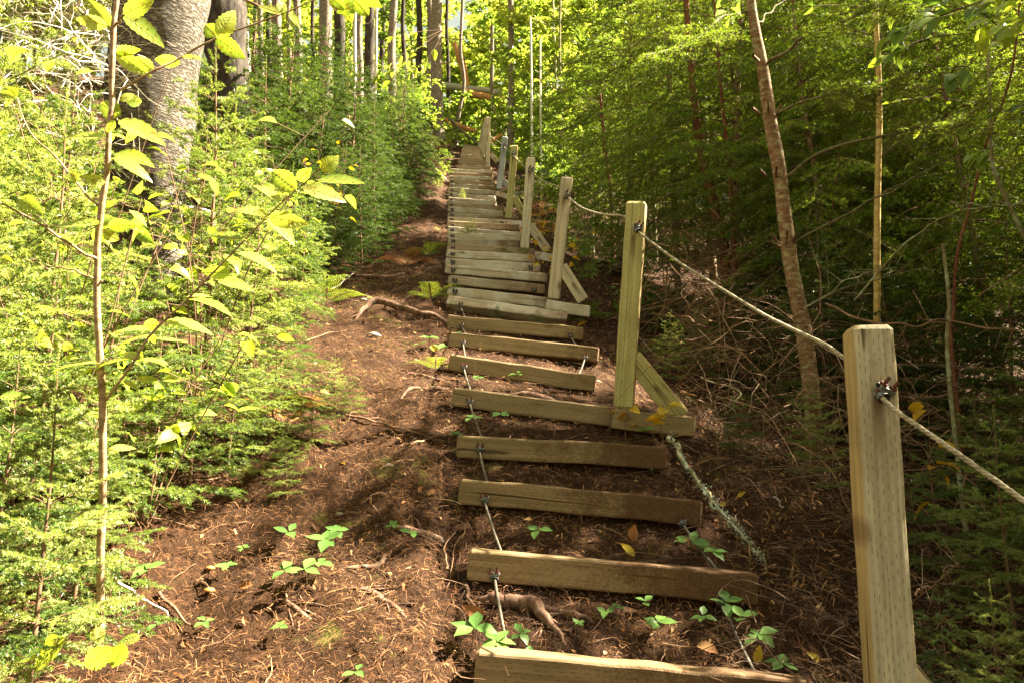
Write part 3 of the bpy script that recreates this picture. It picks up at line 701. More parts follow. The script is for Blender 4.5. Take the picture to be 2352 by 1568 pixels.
tag(obj('chip_litter', strip_litter(1300, area_trail, (.010, .035), (.003, .009), rl, .02, .5).mesh('chip_litter', M['deadleaf'])), 'pale bark chips and leaf scraps scattered on the trail', 'litter', kind='stuff')
tag(obj('bark_litter', strip_litter(26000, area_right, (.02, .06), (.002, .008), rl, .03).mesh('bark_litter', M['litter'])), 'reddish bark flakes and needles on the slope right of the steps', 'litter', kind='stuff')
g = Geo(); n = 1500; x, Y = area_trail(n, rl); x2, Y2 = area_right(1300, rl); x = np.r_[x, x2]; Y = np.r_[Y, Y2]; n = len(x); N = gN(x, Y)
D = nrm(np.cross(N, rl.normal(size=(n, 3)))+N*rl.normal(0, .3, (n, 1))); sz = rl.uniform(.012, .034, n)
leaves(g, onG(x, Y, .008), D, nrm(N+rl.normal(0, .5, (n, 3))), sz, sz*.55, rl.uniform(-.5, .7, n), 4, .3)
tag(obj('leaf_litter', g.mesh('leaf_litter', M['deadleaf'])), 'small curled tan and orange leaves strewn over the ground', 'litter', kind='stuff')
g = Geo()
def Ct(n):
    x, Y = area_trail(n, rl); return onG(x, Y, .006)
dead_tangle(g, Ct, 4200, rl, (.06, .34), (.0007, .0026), 6, .22, .15)
tag(obj('twig_litter', g.mesh('twig_litter', M['deadtwig'])), 'thin dry twigs lying all over the brown trail', 'twigs', kind='stuff')
g = Geo(); n = 9000; x, Y = area_trail(n, rl); k = (fbm(x*1.9, Y*1.9, 5) > .42) & (np.abs(x-xc(Y)) > .5); x, Y = x[k], Y[k]; n = len(x)
x = np.repeat(x, 9)+rl.normal(0, .03, n*9); Y = np.repeat(Y, 9)+rl.normal(0, .03, n*9); N = gN(x, Y); sz = rl.uniform(.006, .014, len(x))
leaves(g, onG(x, Y, -.001), nrm(N+rl.normal(0, .5, (len(x), 3))), rl.normal(size=(len(x), 3)), sz, sz*.3, .3, 3, .1)
tag(obj('moss', g.mesh('moss', M['moss'])), 'yellow-green moss patches beside the steps and trail', 'moss', kind='stuff')
# ------------------------------------------------------------------ exposed roots, sticks, stones
def gtube(kind, label, cat, pts, r, mat, lift=.0, n=9, lumps=.07, seed=0, group=None, arch=None, wob=.006, taper=.4):
    P = np.array([ray_ground(*p) for p in pts]); P[:, 2] += lift
    if arch is not None: P[:, 2] += arch
    Q = smooth_path(P, max(16, len(pts)*7), wob, seed); rr = np.interp(np.linspace(0, 1, len(Q)), np.linspace(0, 1, len(np.atleast_1d(r))), np.atleast_1d(r)) if np.ndim(r) else np.linspace(r, r*taper, len(Q))
    if kind == 'tree_root':
        rr = rr*.8
        e = np.linspace(0, 1, len(Q)); sg = np.minimum(1, np.minimum(e, 1-e)/.22); Q[:, 2] -= (1-sg)*.02+.35*rr; rr = rr*(.35+.65*sg)
    g = Geo(); tube(g, Q, rr, n, bump=lumps, bs=25)
    if kind == 'tree_root':
        rq = np.random.default_rng(seed+300)
        for e in range(5):
            i = rq.integers(3, len(Q)-3); dv = nrm(rq.normal(size=3)*[1, .6, 0]+[0, 0, -.1]); l = rq.uniform(.05, .16); PP = np.array([Q[i], Q[i]+dv*l*.5, Q[i]+dv*l+[0, 0, -.01]])
            for c in (1, 2): PP[c, 2] = float(G(PP[c, 0], PP[c, 1]))+(.004 if c == 1 else -.004)
            tube(g, smooth_path(PP, 8, .004, e), np.linspace(rr[i]*.4, .001, 8), 5)
    return tag(obj(kind, g.mesh(kind, M[mat], True)), label, cat, group)
gtube('tree_root', 'thick arched root lying across the trail left of the tipped step', 'root', [(812, 738), (835, 722), (872, 712), (910, 722), (960, 732), (1005, 735), (1040, 745)], [.018, .03, .034, .030, .026, .026, .022], 'root', .03, arch=np.array([-.02, .03, .05, .04, .02, .0, -.03]), seed=1)
gtube('tree_root', 'thick exposed root forking under the big lower step by the cable', 'root', [(1085, 1368), (1130, 1385), (1180, 1392), (1225, 1400), (1262, 1440), (1300, 1480)], [.020, .026, .028, .026, .018, .010], 'root', .02, seed=2)
gtube('tree_root', 'thin side root spreading right under the big lower step', 'root', [(1195, 1398), (1260, 1403), (1330, 1420), (1370, 1432)], [.018, .014, .010, .004], 'root', .012, seed=3)
gtube('tree_root', 'dark root running into the soil left of the fourth step', 'root', [(915, 922), (945, 895), (985, 897), (1045, 888)], [.006, .012, .014, .016], 'root', .012, seed=4)
gtube('tree_root', 'dark forked root above the fourth step, near the moss clump', 'root', [(920, 868), (950, 862), (1000, 872), (1035, 878)], [.006, .010, .010, .008], 'root', .01, seed=5)
gtube('tree_root', 'flat buried root crossing the trail above the bunchberry patch', 'root', [(870, 1205), (930, 1212), (985, 1225), (1040, 1250)], [.012, .02, .02, .012], 'root', -.004, seed=6)
gtube('tree_root', 'curved mossy root beside the bunchberry patch on the trail', 'root', [(760, 1303), (830, 1306), (880, 1290), (905, 1240)], [.007, .010, .012, .009], 'root', .008, seed=7)
gtube('tree_root', 'reddish root ridge in the lower middle of the trail', 'root', [(800, 1338), (850, 1355), (900, 1385), (950, 1415)], [.008, .014, .014, .008], 'root', -.004, seed=8)
gtube('tree_root', 'short brown root ridge left of the lower trail dapples', 'root', [(640, 1362), (680, 1392), (730, 1430)], [.006, .012, .008], 'root', -.004, seed=9)
gtube('tree_root', 'thin root hanging along the step end above the lowest step', 'root', [(1065, 1340), (1075, 1375), (1092, 1420)], [.008, .008, .005], 'root', .015, seed=10)
gtube('tree_root', 'dark horizontal root above the upper trail bend', 'root', [(800, 632), (850, 640), (905, 638), (960, 625)], [.012, .022, .02, .012], 'root', .02, seed=11)
gtube('tree_root', 'sunlit root under the step with the bright clamp', 'root', [(1150, 905), (1230, 918), (1300, 938), (1360, 950)], [.016, .03, .03, .016], 'root', .02, seed=12)
SK = [('pale smooth stick', 'bright pinkish stick leaning out of the spruces at lower left', [(246, 1365), (300, 1400), (345, 1428), (385, 1452)], .0058, 'paletwig', .05),
      ('x', 'long pale stick lying across the trail toward the third step', [(792, 962), (860, 975), (940, 997), (1020, 1022)], .007, 'deadtwig', .015),
      ('x', 'pale stick beside the long one, left of the third step', [(940, 1030), (985, 1018), (1045, 995)], .006, 'deadtwig', .02),
      ('x', 'thin forked twig curving down the trail centre', [(845, 1150), (860, 1175), (880, 1200)], .0035, 'deadtwig', .01),
      ('x', 'long thin twig standing up along the lower trail', [(1030, 1330), (1020, 1290), (1045, 1240)], .004, 'deadtwig', .03),
      ('x', 'thin dark twig pointing down from the bunchberries', [(655, 1395), (658, 1370), (650, 1340)], .004, 'deadtwig', .01),
      ('x', 'dark brown stick on the lower left ground', [(365, 1370), (400, 1410), (440, 1455)], .007, 'root', .01),
      ('x', 'bleached stick lying left of the upper trail', [(762, 680), (795, 655), (812, 640)], .006, 'paletwig', .05),
      ('x', 'grey stick below the upper trail bushes', [(700, 790), (760, 770), (830, 768)], .005, 'deadtwig', .02),
      ('x', 'pale stick at the trail edge near the stair crest', [(1000, 395), (1015, 410), (1030, 425)], .02, 'paletwig', .05),
      ('x', 'broken orange stick stub right of the brace', [(1565, 905), (1600, 915)], .011, 'orange_wood', .02),
      ('x', 'pale wood sliver on the right slope', [(1780, 1145), (1800, 1170)], .006, 'paletwig', .01),
      ('x', 'thin grey root hanging left of the big lower step', [(1075, 1215), (1050, 1255), (1035, 1310), (1030, 1360)], .0035, 'deadtwig', .012)]
for q, (_, lab, pts, r, mt, lf) in enumerate(SK): gtube('stick', lab, 'stick', pts, r, mt, lf, n=6, seed=20+q, group='loose sticks on the ground')
o = gtube('fallen_branch', 'lichen-covered fallen branch running downhill right of the steps', 'branch', [(1535, 1010), (1562, 1060), (1600, 1125), (1640, 1180), (1690, 1235), (1735, 1285), (1760, 1330)], [.008, .008, .0075, .0065, .005, .004, .003], 'bark_lichen', .04, seed=41, wob=.02)
g = Geo(); n = 450; pth = smooth_path([ray_ground(*p) for p in [(1538, 1012), (1600, 1125), (1690, 1235), (1750, 1310)]], 40); c = pth[rl.integers(0, 40, n)]+rl.normal(0, .009, (n, 3))+[0, 0, .045]
leaves(g, c, rl.normal(size=(n, 3)), rl.normal(size=(n, 3)), .010, .006, .5, 3, .3); sticks(g, pth[:-1]+[0, 0, .04], pth[1:]+[0, 0, .04], .004, .004, 4); lo = obj('lichen', g.mesh('lichen', M['lichen']), o)
def stone(px, py, r, lab):
    p = ray_ground(px, py); g = Geo(); nn, mm = 14, 9; th = np.linspace(0, 2*math.pi, nn, endpoint=False); ph = np.linspace(0, math.pi, mm)
    V = np.array([[math.cos(t)*math.sin(f), math.sin(t)*math.sin(f)*.8, math.cos(f)*.5] for f in ph for t in th]); V = V*r*(1+.22*fbm(V[:, 0]*2+px, V[:, 1]*2, V[:, 2]*2))[:, None]+p
    f = [[a*nn+b, a*nn+(b+1) % nn, (a+1)*nn+(b+1) % nn, (a+1)*nn+b] for a in range(mm-1) for b in range(nn)]
    g.add(V, f); tag(obj('stone', g.mesh('stone', M['stone'], True)), lab, 'stone', 'stones in the trail')
stone(858, 772, .045, 'flat tan stone in the trail below the arched root'); stone(893, 1070, .022, 'small angular grey stone on the trail beside the fourth step')
stone(780, 1180, .016, 'small pale stone half buried in the lower trail'); stone(835, 690, .03, 'small grey stone left of the arched root')
def mushroom(px, py, r, lab):
    p = ray_ground(px, py); t = thing('mushroom', lab, 'mushroom', p, 'orange mushrooms under the spruces')
    g = Geo(); tube(g, [p, p+[0.002, 0, r*.9]], [r*.25, r*.2], 8); part(t, 'stem', g, M['deadleaf'], True)
    g = Geo(); tube(g, [p+[0, 0, r*.75], p+[0, 0, r*.85], p+[0, 0, r*1.15], p+[0, 0, r*1.35], p+[0, 0, r*1.42]], [r*.8, r, r*.85, r*.45, r*.05], 14); part(t, 'cap', g, M['mush'], True)
mushroom(482, 1315, .016, 'small orange mushroom under the spruce boughs, upper one'); mushroom(480, 1368, .018, 'broad orange mushroom below the upper one')
# ------------------------------------------------------------------ bunchberries
BB = [(665, 1240, 1.15), (775, 1232, 1.1), (752, 1262, 1.25), (705, 1330, 1.6), (655, 1325, 1.1), (733, 1305, 1.2), (525, 1312, .8), (340, 1330, 1.1), (643, 1450, .7), (472, 1440, .8), (365, 1442, .9), (948, 1236, 1.1), (1235, 1228, 1.35), (1090, 1470, 1.5), (1145, 1495, 1.2),
      (1195, 1470, .9), (1412, 1402, .8), (1392, 1422, .8), (1510, 1446, 1.2), (1612, 1428, 1.2), (1665, 1405, 1.3), (1700, 1440, 1.2), (1740, 1480, 1.2), (1635, 1278, 1.4), (1585, 1262, 1.3), (1560, 1250, .9), (1425, 985, .9), (1482, 992, 1.), (1795, 1540, 1.2), (1085, 965, 1.1), (1152, 962, 1.2),
      (820, 1557, .8), (988, 782, 1.3), (1012, 800, 1.3), (1046, 768, 1.3), (965, 790, 1.1), (1190, 862, 1.2), (1490, 1078, .8), (1050, 1000, 1.), (1095, 870, 1.1), (1215, 1520, .8), (1330, 1440, .6), (1480, 1395, .7), (905, 1215, .6), (560, 1265, .6)]
BL = ['by the spruce boughs at the top of the trail patch', 'at the right top of the trail patch', 'in the middle of the trail patch', 'with the largest leaves in the trail patch', 'at the left end of the trail patch', 'at the lower right of the trail patch', 'beside the upper orange mushroom', 'at the foot of the lime-leaved sapling', 'alone in the lower trail litter', 'small, right of the pinkish stick', 'behind the tip of the pinkish stick', 'alone left of the third step', 'under the third step, with a spotted leaf', 'tall, left of the cable above the lowest step', 'at the cable above the left end of the lowest step',
      'small, right of the cable above the lowest step', 'upper of two tiny ones under the big lower step', 'lower of two tiny ones under the big lower step', 'under the middle right of the big lower step', 'left in the chain under the right end of the big step', 'top in the chain under the right end of the big step', 'third in the chain right of the big step', 'lowest in the chain right of the big step', 'lower of the clump under the third step end', 'middle of the clump under the third step end', 'small, upper in the clump under the third step end', 'left one under the sill beam', 'right one under the sill beam', 'at the bottom edge beside the near post', 'left of the cable under the fifth step', 'right of the cable under the fifth step',
      'tiny, at the bottom edge of the trail', 'left of the seventh step among moss', 'right one among moss left of the sixth step', 'close to the left end of the seventh step', 'leftmost among moss beside the sixth step', 'growing in front of the sunlit split step', 'tiny, in front of the third step right end', 'by the left end of the fourth step', 'at the clamp of the sunlit split step', 'tiny, right above the lowest step', 'tiny, in dark soil under the big step middle', 'tiny, just below the big step', 'tiny, by the mossy root', 'tiny, under the hanging spruce boughs']
rb_ = np.random.default_rng(5)
for (px, py, s), lab in zip(BB, BL):
    a, b = bunchberry(rb_, s*rb_.uniform(.72, 1.0)); p = ray_ground(px, py+14*s); t = thing('bunchberry', 'bunchberry plant '+lab, 'plant', p, 'bunchberry plants on the forest floor')
    rz = rb_.random()*6.28; c = Matrix.Rotation(rz, 3, 'Z')@Matrix.Rotation(.35, 3, 'X')
    oa = obj('leaf_whorl', a.mesh('leaf_whorl', M['bunch'], True), t); ob_ = obj('stem', b.mesh('stem', M['twig'], True), t)
    t.rotation_euler = (Matrix.Rotation(.42, 3, 'X') @ Matrix.Rotation(rz, 3, 'Z')).to_euler()
FL = [(1695, 1148, .035, 'yellow', 'small heart-shaped yellow leaf on the slope right of the third step'), (1668, 1165, .035, 'yellow', 'curled yellow leaf beside the lichen-covered branch'), (1655, 1215, .05, 'deadleaf', 'brown curled leaf beside the third step end'), (1453, 1250, .07, 'deadleaf', 'large tan leaf standing in dark soil under the third step'),
      (1458, 1284, .06, 'yellow', 'narrow pale yellow leaf just above the big lower step'), (1602, 1490, .07, 'deadleaf', 'broad tan leaf above the right half of the lowest step'), (1882, 1530, .045, 'yellow', 'yellow leaf on the ground at the foot of the near post'), (1735, 1532, .05, 'yellow', 'orange-yellow leaf on the right end of the lowest step'), (793, 1064, .045, 'yellow', 'yellow leaf hanging at the spruce boughs by the trail'),
      (1003, 812, .06, 'yellow', 'orange-yellow leaf on moss left of the sunlit split step'), (822, 832, .05, 'deadleaf', 'orange leaf on the trail below the arched root'), (1108, 1430, .07, 'deadleaf', 'round tan leaf above the left end of the lowest step'), (1000, 1135, .045, 'deadleaf', 'narrow pale leaf standing on the trail left of the third step'), (1630, 1325, .06, 'deadleaf', 'reddish leaf draped over the big lower step'),
      (1800, 1092, .05, 'yellow', 'yellowish leaf in the dark brush left of the near post'), (2140, 1138, .06, 'deadleaf', 'orange-brown leaf right of the near post'), (2300, 1260, .06, 'deadleaf', 'brown leaf on the ground near the right edge'), (580, 1350, .05, 'deadleaf', 'pale dead leaf below the mushrooms'), (735, 905, .05, 'deadleaf', 'rusty leaf at the trail edge below the spruces')]
for q, (px, py, s, mt, lab) in enumerate(FL):
    g = Geo(); p = ray_ground(px, py)+[0, 0, .012]; r = np.random.default_rng(q+50)
    leaves(g, p, nrm(np.array([r.normal(), r.normal()*.3, r.normal()*.5])), nrm(np.array([r.normal()*.3, -1., .7])), s, s*.6, r.uniform(-.3, .6), 13, .22, wave=.03)
    tag(obj('fallen_leaf', g.mesh('fallen_leaf', M[mt], True)), lab, 'leaf', 'fallen leaves')
# ------------------------------------------------------------------ ferns
def fern(px, py, nf, L, mat, lab, seed, dirs=None):
    r = np.random.default_rng(seed); p = ray_ground(px, py); t = thing('fern', lab, 'fern', p, 'ferns near the steps')
    g, s = Geo(), Geo()
    for q in range(nf):
        az = q*2*math.pi/nf+r.normal(0, .3) if dirs is None else math.radians(dirs[q])
        fern_frond(g, s, p, np.array([math.cos(az), math.sin(az), r.uniform(.1, .6)]), L*r.uniform(.7, 1.1), r)
    part(t, 'frond', g, M[mat]); part(t, 'stalk', s, M['twig'])
fern(1330, 745, 6, .36, 'fern', 'bright green fern clump between the tan and greenish post feet', 1)
fern(1385, 735, 4, .30, 'fern', 'smaller lacy green fern left of the greenish post', 2)
fern(1195, 598, 4, .34, 'fern', 'yellowing fern at the foot of the fourth post', 3)
fern(545, 985, 4, .42, 'fern', 'green fern hanging below the spruce boughs at left of the trail', 4)
fern(655, 975, 5, .30, 'fernbrown', 'withered brown fern at the left trail edge', 5)
fern(935, 610, 5, .40, 'fernbrown', 'brown dried fern in the upper trail', 6)
fern(990, 690, 5, .30, 'fern', 'yellow-green fern hugging the left ends of the upper steps', 7)
fern(985, 590, 5, .34, 'fern', 'green fern left of the upper step flight', 8)
fern(1235, 500, 5, .5, 'fernbrown', 'rusty fern beside the braces of the upper posts', 9)
fern(1215, 545, 5, .4, 'fernbrown', 'orange fern between third and fourth post', 10)
fern(1480, 815, 5, .26, 'fern', 'pale fern right of the greenish post shaft', 13)
fern(1000, 850, 5, .22, 'fern', 'mossy fern tuft left of the sunlit split step', 14)
fern(750, 700, 5, .5, 'fern', 'yellow-green fern in front of the dark spruces left of the trail', 15)
# ------------------------------------------------------------------ leafy seedlings
def seedling(px, py, d, H, n, lsz, mat, lab, seed, cat='plant', kind='leafy_seedling', spread=.6, stemr=.0022, group='small leafy seedlings'):
    r = np.random.default_rng(seed); p = gp(px, d) if d else ray_ground(px, py); t = thing(kind, lab, cat, p, group)
    w, l = Geo(), Geo()
    for s in range(max(1, n//7)):
        top = p+[r.normal(0, spread*.3)*H, r.normal(0, spread*.3)*H, H*r.uniform(.7, 1)]; Q = smooth_path([p-[0, 0, .02], (p+top)/2+r.normal(0, .04, 3)*H, top], 9)
        tube(w, Q, np.linspace(stemr, stemr*.4, 9), 5); m = 7
        u = r.uniform(.45, 1, m)[:, None]; c = p+(top-p)*u; az = r.random(m)*6.28; D = np.stack([np.cos(az), np.sin(az), r.normal(0, .25, m)], 1)
        br = c+D*(spread*H*.25*r.random((m, 1))); sticks(w, c, br, stemr*.4, stemr*.3, 3)
        sz = lsz*r.uniform(.6, 1.15, m); leaves(l, br, D, nrm(UP+r.normal(0, .5, (m, 3))), sz, sz*.55, r.uniform(.1, .6, m), 6, .2)
    part(t, 'stem', w, M['twig'], True); part(t, 'leaves', l, M[mat], True); return t
seedling(1440, 945, 3.55, .24, 10, .085, 'yellow', 'yellow-leaved seedling in front of the greenish post foot', 1, spread=.9)
seedling(1530, 960, 3.5, .26, 9, .09, 'yellow', 'spotted yellow-leaved seedling in front of the brace', 2, spread=.7)
seedling(1285, 540, 6.9, .62, 28, .08, 'yellow', 'bright yellow shrub behind the third post', 3, 'shrub', 'yellow_shrub')
seedling(1242, 470, 9.0, .5, 14, .09, 'yellow', 'yellow seedling between the fourth and third post tops', 4)
seedling(740, 480, 7.0, 1.15, 35, .075, 'yellow', 'thin shrub with yellow-green leaves before the dark spruces', 5, 'shrub', 'yellow_shrub')
seedling(1225, 570, 7.6, .2, 14, .05, 'yellow', 'yellow leaf tuft at the foot of the fourth post', 6)
seedling(2180, 700, 3.0, .85, 7, .11, 'yellow', 'thin dead seedling with one hanging yellow leaf on the right', 7, spread=.15)
seedling(1350, 560, 6.0, .2, 7, .06, 'yellow', 'little orange seedling right of the third post', 8)
# ------------------------------------------------------------------ lime-leaved sapling in the left foreground (traced leaf by leaf)
D0 = 1.85
root = thing('leafy_sapling', 'thin tall sapling with large glowing lime leaves in the left foreground', 'sapling', W(230, 1430, D0))
g = Geo()
tube(g, smooth_path([W(x, y, D0) for x, y in [(270, -120), (268, 0), (262, 60), (258, 215), (252, 300), (243, 400), (228, 500), (222, 590), (224, 700), (232, 830), (238, 950), (236, 1100), (233, 1250), (230, 1420), (230, 1520)]], 70, .003), np.linspace(.0055, .0095, 70), 10, bump=.08, bs=40)
part(root, 'trunk', g, M['stem'], True)
brs = [[(274, 205, 0), (342, 169, 0), (425, 126, .03), (504, 81, .04), (612, 47, .06), (716, 0, .08), (790, -40, .1)], [(230, 479, 0), (180, 425, .02), (119, 353, .04), (72, 306, .06), (36, 223, .08)],
       [(243, 920, 0), (306, 830, -.02), (360, 758, -.03), (432, 686, -.04), (540, 578, -.06), (612, 504, -.08), (684, 436, -.1), (738, 389, -.1)], [(228, 600, 0), (160, 561, -.05), (72, 504, -.1), (0, 464, -.14), (-60, 440, -.16)],
       [(236, 650, 0), (180, 625, .03), (110, 610, .05)], [(262, 60, 0), (300, 20, -.02), (330, -30, -.04)], [(235, 1150, 0), (150, 1200, .05), (60, 1260, .1)]]
for b in brs:
    g = Geo(); Q = smooth_path([W(x, y, D0+z) for x, y, z in b], 30, .003, len(b)); tube(g, Q, np.linspace(.0034, .0013, 30), 6); part(root, 'branch', g, M['stem'], True)
LZ = [(700, 170, 560, 0, 110), (690, 165, 475, 120, 90), (790, 90, 970, 10, 110), (790, 95, 1040, 265, 110), (740, 330, 875, 320, 70), (740, 340, 950, 480, 100), (980, 450, 870, 370, 80), (1150, 400, 980, 380, 80), (1160, 365, 1290, 365, 30), (1380, 235, 1300, 150, 110), (1390, 235, 1505, 60, 120), (1385, 245, 1555, 370, 110), (1780, 90, 1650, 30, 60), (1780, 85, 1820, 10, 70), (1850, 90, 1910, 150, 50), (800, 640, 920, 650, 80), (770, 740, 640, 660, 130), (760, 640, 860, 600, 50), (760, 770, 1045, 890, 110), (660, 880, 400, 870, 60), (730, 770, 680, 850, 50), (740, 985, 950, 990, 80), (725, 1010, 985, 1125, 70), (670, 1165, 520, 1130, 70), (490, 1160, 440, 1095, 60), (640, 1430, 320, 1440, 60), (690, 1440, 860, 1440, 90), (650, 1480, 780, 1540, 80), (620, 1555, 500, 1525, 30), (830, 1345, 940, 1410, 40), (130, 1270, 240, 1350, 120), (2050, 1090, 2160, 1000, 110), (2030, 1150, 2310, 1160, 70), (1930, 1200, 2215, 1250, 100), (1890, 1215, 1720, 1080, 140), (1900, 1150, 1980, 1080, 80), (1790, 1290, 1630, 1160, 60), (1700, 1380, 1465, 1300, 80), (1715, 1385, 1950, 1430, 110), (1720, 1390, 1880, 1490, 90), (1640, 1340, 1700, 1380, 50), (1560, 1530, 1310, 1470, 60), (2190, 0, 2240, 130, 100), (2260, 0, 2360, 110, 100), (2310, 10, 2160, 80, 90), (2100, -20, 2200, 60, 90), (2300, -40, 2420, 40, 90), (100, 620, 30, 560, 90), (60, 640, 110, 540, 60), (0, 600, 80, 610, 60), (30, 330, 170, 320, 60), (110, 330, 60, 400, 70)]
LZ = [(a*.36, b*.36, c*.36, d*.36, e*.36) for a, b, c, d, e in LZ]
L7 = [(1520, 50, 1770, 100, 50), (1470, 175, 1290, 170, 90), (1385, 220, 1620, 260, 70), (1190, 330, 1350, 310, 20), (1200, 345, 1480, 370, 25), (1020, 510, 900, 500, 80), (1050, 490, 1360, 500, 60), (980, 540, 700, 520, 40), (960, 580, 720, 590, 20), (980, 600, 1190, 615, 25), (900, 720, 760, 670, 60), (890, 730, 600, 700, 30), (870, 730, 900, 680, 60), (620, 750, 300, 745, 30), (790, 860, 890, 910, 40), (880, 850, 1010, 850, 50), (0, 960, 180, 950, 60), (700, 1290, 860, 1290, 45), (690, 1300, 750, 1320, 40), (400, 640, 455, 650, 60), (10, 80, 80, 110, 60), (30, 150, 60, 220, 60), (400, 640, 300, 640, 50)]
LZ += [(a*.36, 564+b*.36, c*.36, 564+d*.36, e*.36) for a, b, c, d, e in L7]
L8 = [(330, 940, 130, 1090, 110), (560, 980, 380, 1110, 110), (620, 960, 560, 1080, 90), (300, 930, 210, 960, 60), (700, 920, 590, 960, 50), (480, 880, 500, 960, 70), (250, 1000, 60, 1040, 60), (540, 200, 450, 235, 40)]
LZ += [(a*.46, 1035+b*.46, c*.46, 1035+d*.46, e*.46) for a, b, c, d, e in L8]
g = Geo(); gv = Geo(); r = np.random.default_rng(3)
for (x0, y0, x1, y1, w) in LZ:
    dd = D0+r.normal(0, .03)-(.12 if x0 > 560 else 0)-(.2 if y0 > 1400 else 0); a = W(x0, y0, dd); b = W(x1, y1, dd+r.normal(0, .02)); L = np.linalg.norm(b-a); Dv = (b-a)/L; vd = nrm(-a)
    rw = max(w/F*dd*1.05, .44*L); cs_ = min(1, w/F*dd*1.05/rw); pr_ = nrm(np.cross(Dv, vd)); pr_ = pr_*(1 if pr_[2] > 0 else -1)
    N = vd*cs_+pr_*math.sqrt(max(0, 1-cs_**2))
    bd = r.uniform(.0, .35); leaves(g, a, Dv, N, L*1.06, rw, bd, 15, .13, wave=.012)
    Nn = nrm(N-Dv*np.dot(N, Dv)); Sx = np.cross(Dv, Nn); LL = L*1.06; tt = np.linspace(0, .97, 9)[:, None]; md = a+Dv*LL*(tt-bd*.25*tt**2)-Nn*LL*bd*tt**2+Nn*.0006
    sticks(gv, a+(a-md[1])*.35, a, .0009, .0009, 4); sticks(gv, md[:-1], md[1:], .0009, .0006, 3)
    for sg in (-1, 1):
        e = md[1:7]+Dv*LL*.13+Sx*(sg*rw*.36*np.sin(np.pi*(tt[1:7]+.12)**.8))+Nn*(rw*.36*.26); sticks(gv, md[1:7], e, .0005, .0002, 3)
part(root, 'leaves', g, M['maple'], True)
part(root, 'leaf_veins', gv, M['vein'])
# ------------------------------------------------------------------ conifer prototypes
rng = np.random.default_rng(21)
class Kind:
    def __init__(s, kind, geos, mw, mn, cat, group): s.root = conifer_thing(kind, geos, mw, mn, 'x', cat, group); s.used = False; s.group = group
    def put(s, loc, label, rz, sc, tilt=(0, 0), group=None):
        if np.isscalar(sc): sc = (sc, sc, sc)
        if not s.used:
            s.used = True; r = s.root; r.location = [float(a) for a in loc]; r['label'] = label; r.rotation_euler = (tilt[0], tilt[1], rz); r.scale = sc
            if group: r['group'] = group
            return r
        return dup(s.root, loc, label, group or s.group, rz, sc, tilt)
SPN = [Kind('spruce_sapling', conifer(rng, 1.35, .52, .05, 10, 5, .046, 1000, .0145, .0022, .12, True, .012, .1, .22, curve=.6), 'twig', 'spruce', 'sapling', 'young spruces crowding the left bank'),
       Kind('spruce_sapling', conifer(rng, 1.15, .58, .04, 8, 5, .048, 1000, .0145, .0022, .22, True, .011, .1, .24, curve=.5), 'twig', 'spruce_mid', 'sapling', 'young spruces crowding the left bank'),
       Kind('spruce_sapling', conifer(rng, 1.7, .52, .08, 11, 5, .050, 950, .015, .0022, .10, True, .014, .1, .22, curve=.7), 'twig', 'spruce', 'sapling', 'young spruces crowding the left bank')]
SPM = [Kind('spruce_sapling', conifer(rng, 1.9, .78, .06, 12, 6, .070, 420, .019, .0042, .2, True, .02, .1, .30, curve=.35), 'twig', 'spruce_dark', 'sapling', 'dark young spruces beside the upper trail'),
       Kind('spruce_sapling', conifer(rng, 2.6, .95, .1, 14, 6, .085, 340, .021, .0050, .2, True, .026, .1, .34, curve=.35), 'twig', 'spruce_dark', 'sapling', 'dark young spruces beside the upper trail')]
FIR = [Kind('fir_tree', conifer(rng, 6.2, 1.75, .7, 25, 6, .085, 120, .030, .0062, .45, True, .05, .3, .50, curve=.25, bare=.08, twr=.0022), 'bark_fir', 'fir', 'tree', 'firs in the dark wood right of the steps'),
       Kind('fir_tree', conifer(rng, 5.2, 1.55, .5, 24, 6, .085, 120, .030, .0062, .60, True, .042, .25, .50, curve=.15, bare=.09, twr=.0022), 'bark_fir', 'fir', 'tree', 'firs in the dark wood right of the steps'),
       Kind('fir_tree', conifer(rng, 7.5, 2.0, 1.3, 24, 5, .11, 90, .036, .009, .4, True, .06, .3, .55, curve=.3, bare=.12, twr=.003), 'bark_fir', 'fir', 'tree', 'firs in the dark wood right of the steps')]
BRD = [Kind('broadleaf_tree', broadtree(rng, 7.5, .8, 50, 2.4, 13, .15, .055, 3), 'bark_lichen', 'broad', 'tree', 'sunlit broadleaf trees behind'),
       Kind('broadleaf_tree', broadtree(rng, 5.0, .5, 40, 1.7, 12, .12, .035, 3, lean=.1), 'bark_lichen', 'broad_g', 'tree', 'sunlit broadleaf trees behind'),
       Kind('broadleaf_shrub', broadtree(rng, 2.0, .15, 20, .9, 8, .075, .012, 4, lean=.1, twl=.25), 'twig', 'broad_g', 'shrub', 'leafy shrubs under the trees')]
def place(kinds, lst, desc, cat=None, scr=(.85, 1.15), seed=0, dz=0., tilt=.05, group=None):
    "lst of (px, depth, scale, kind index); labels count from the left within near / middle / far rows"
    r = np.random.default_rng(seed); lst = sorted(lst, key=lambda a: (a[1]//1000, a[0]))
    for q, it in enumerate(lst):
        px, d, s, k = it[:4]; p = gp(px, d, dz)
        lab = desc % ORD[q]
        kinds[k].put(p, lab, r.random()*6.28, (s*r.uniform(.92, 1.1), s*r.uniform(.92, 1.1), s), (r.normal(0, tilt), r.normal(0, tilt)), group)
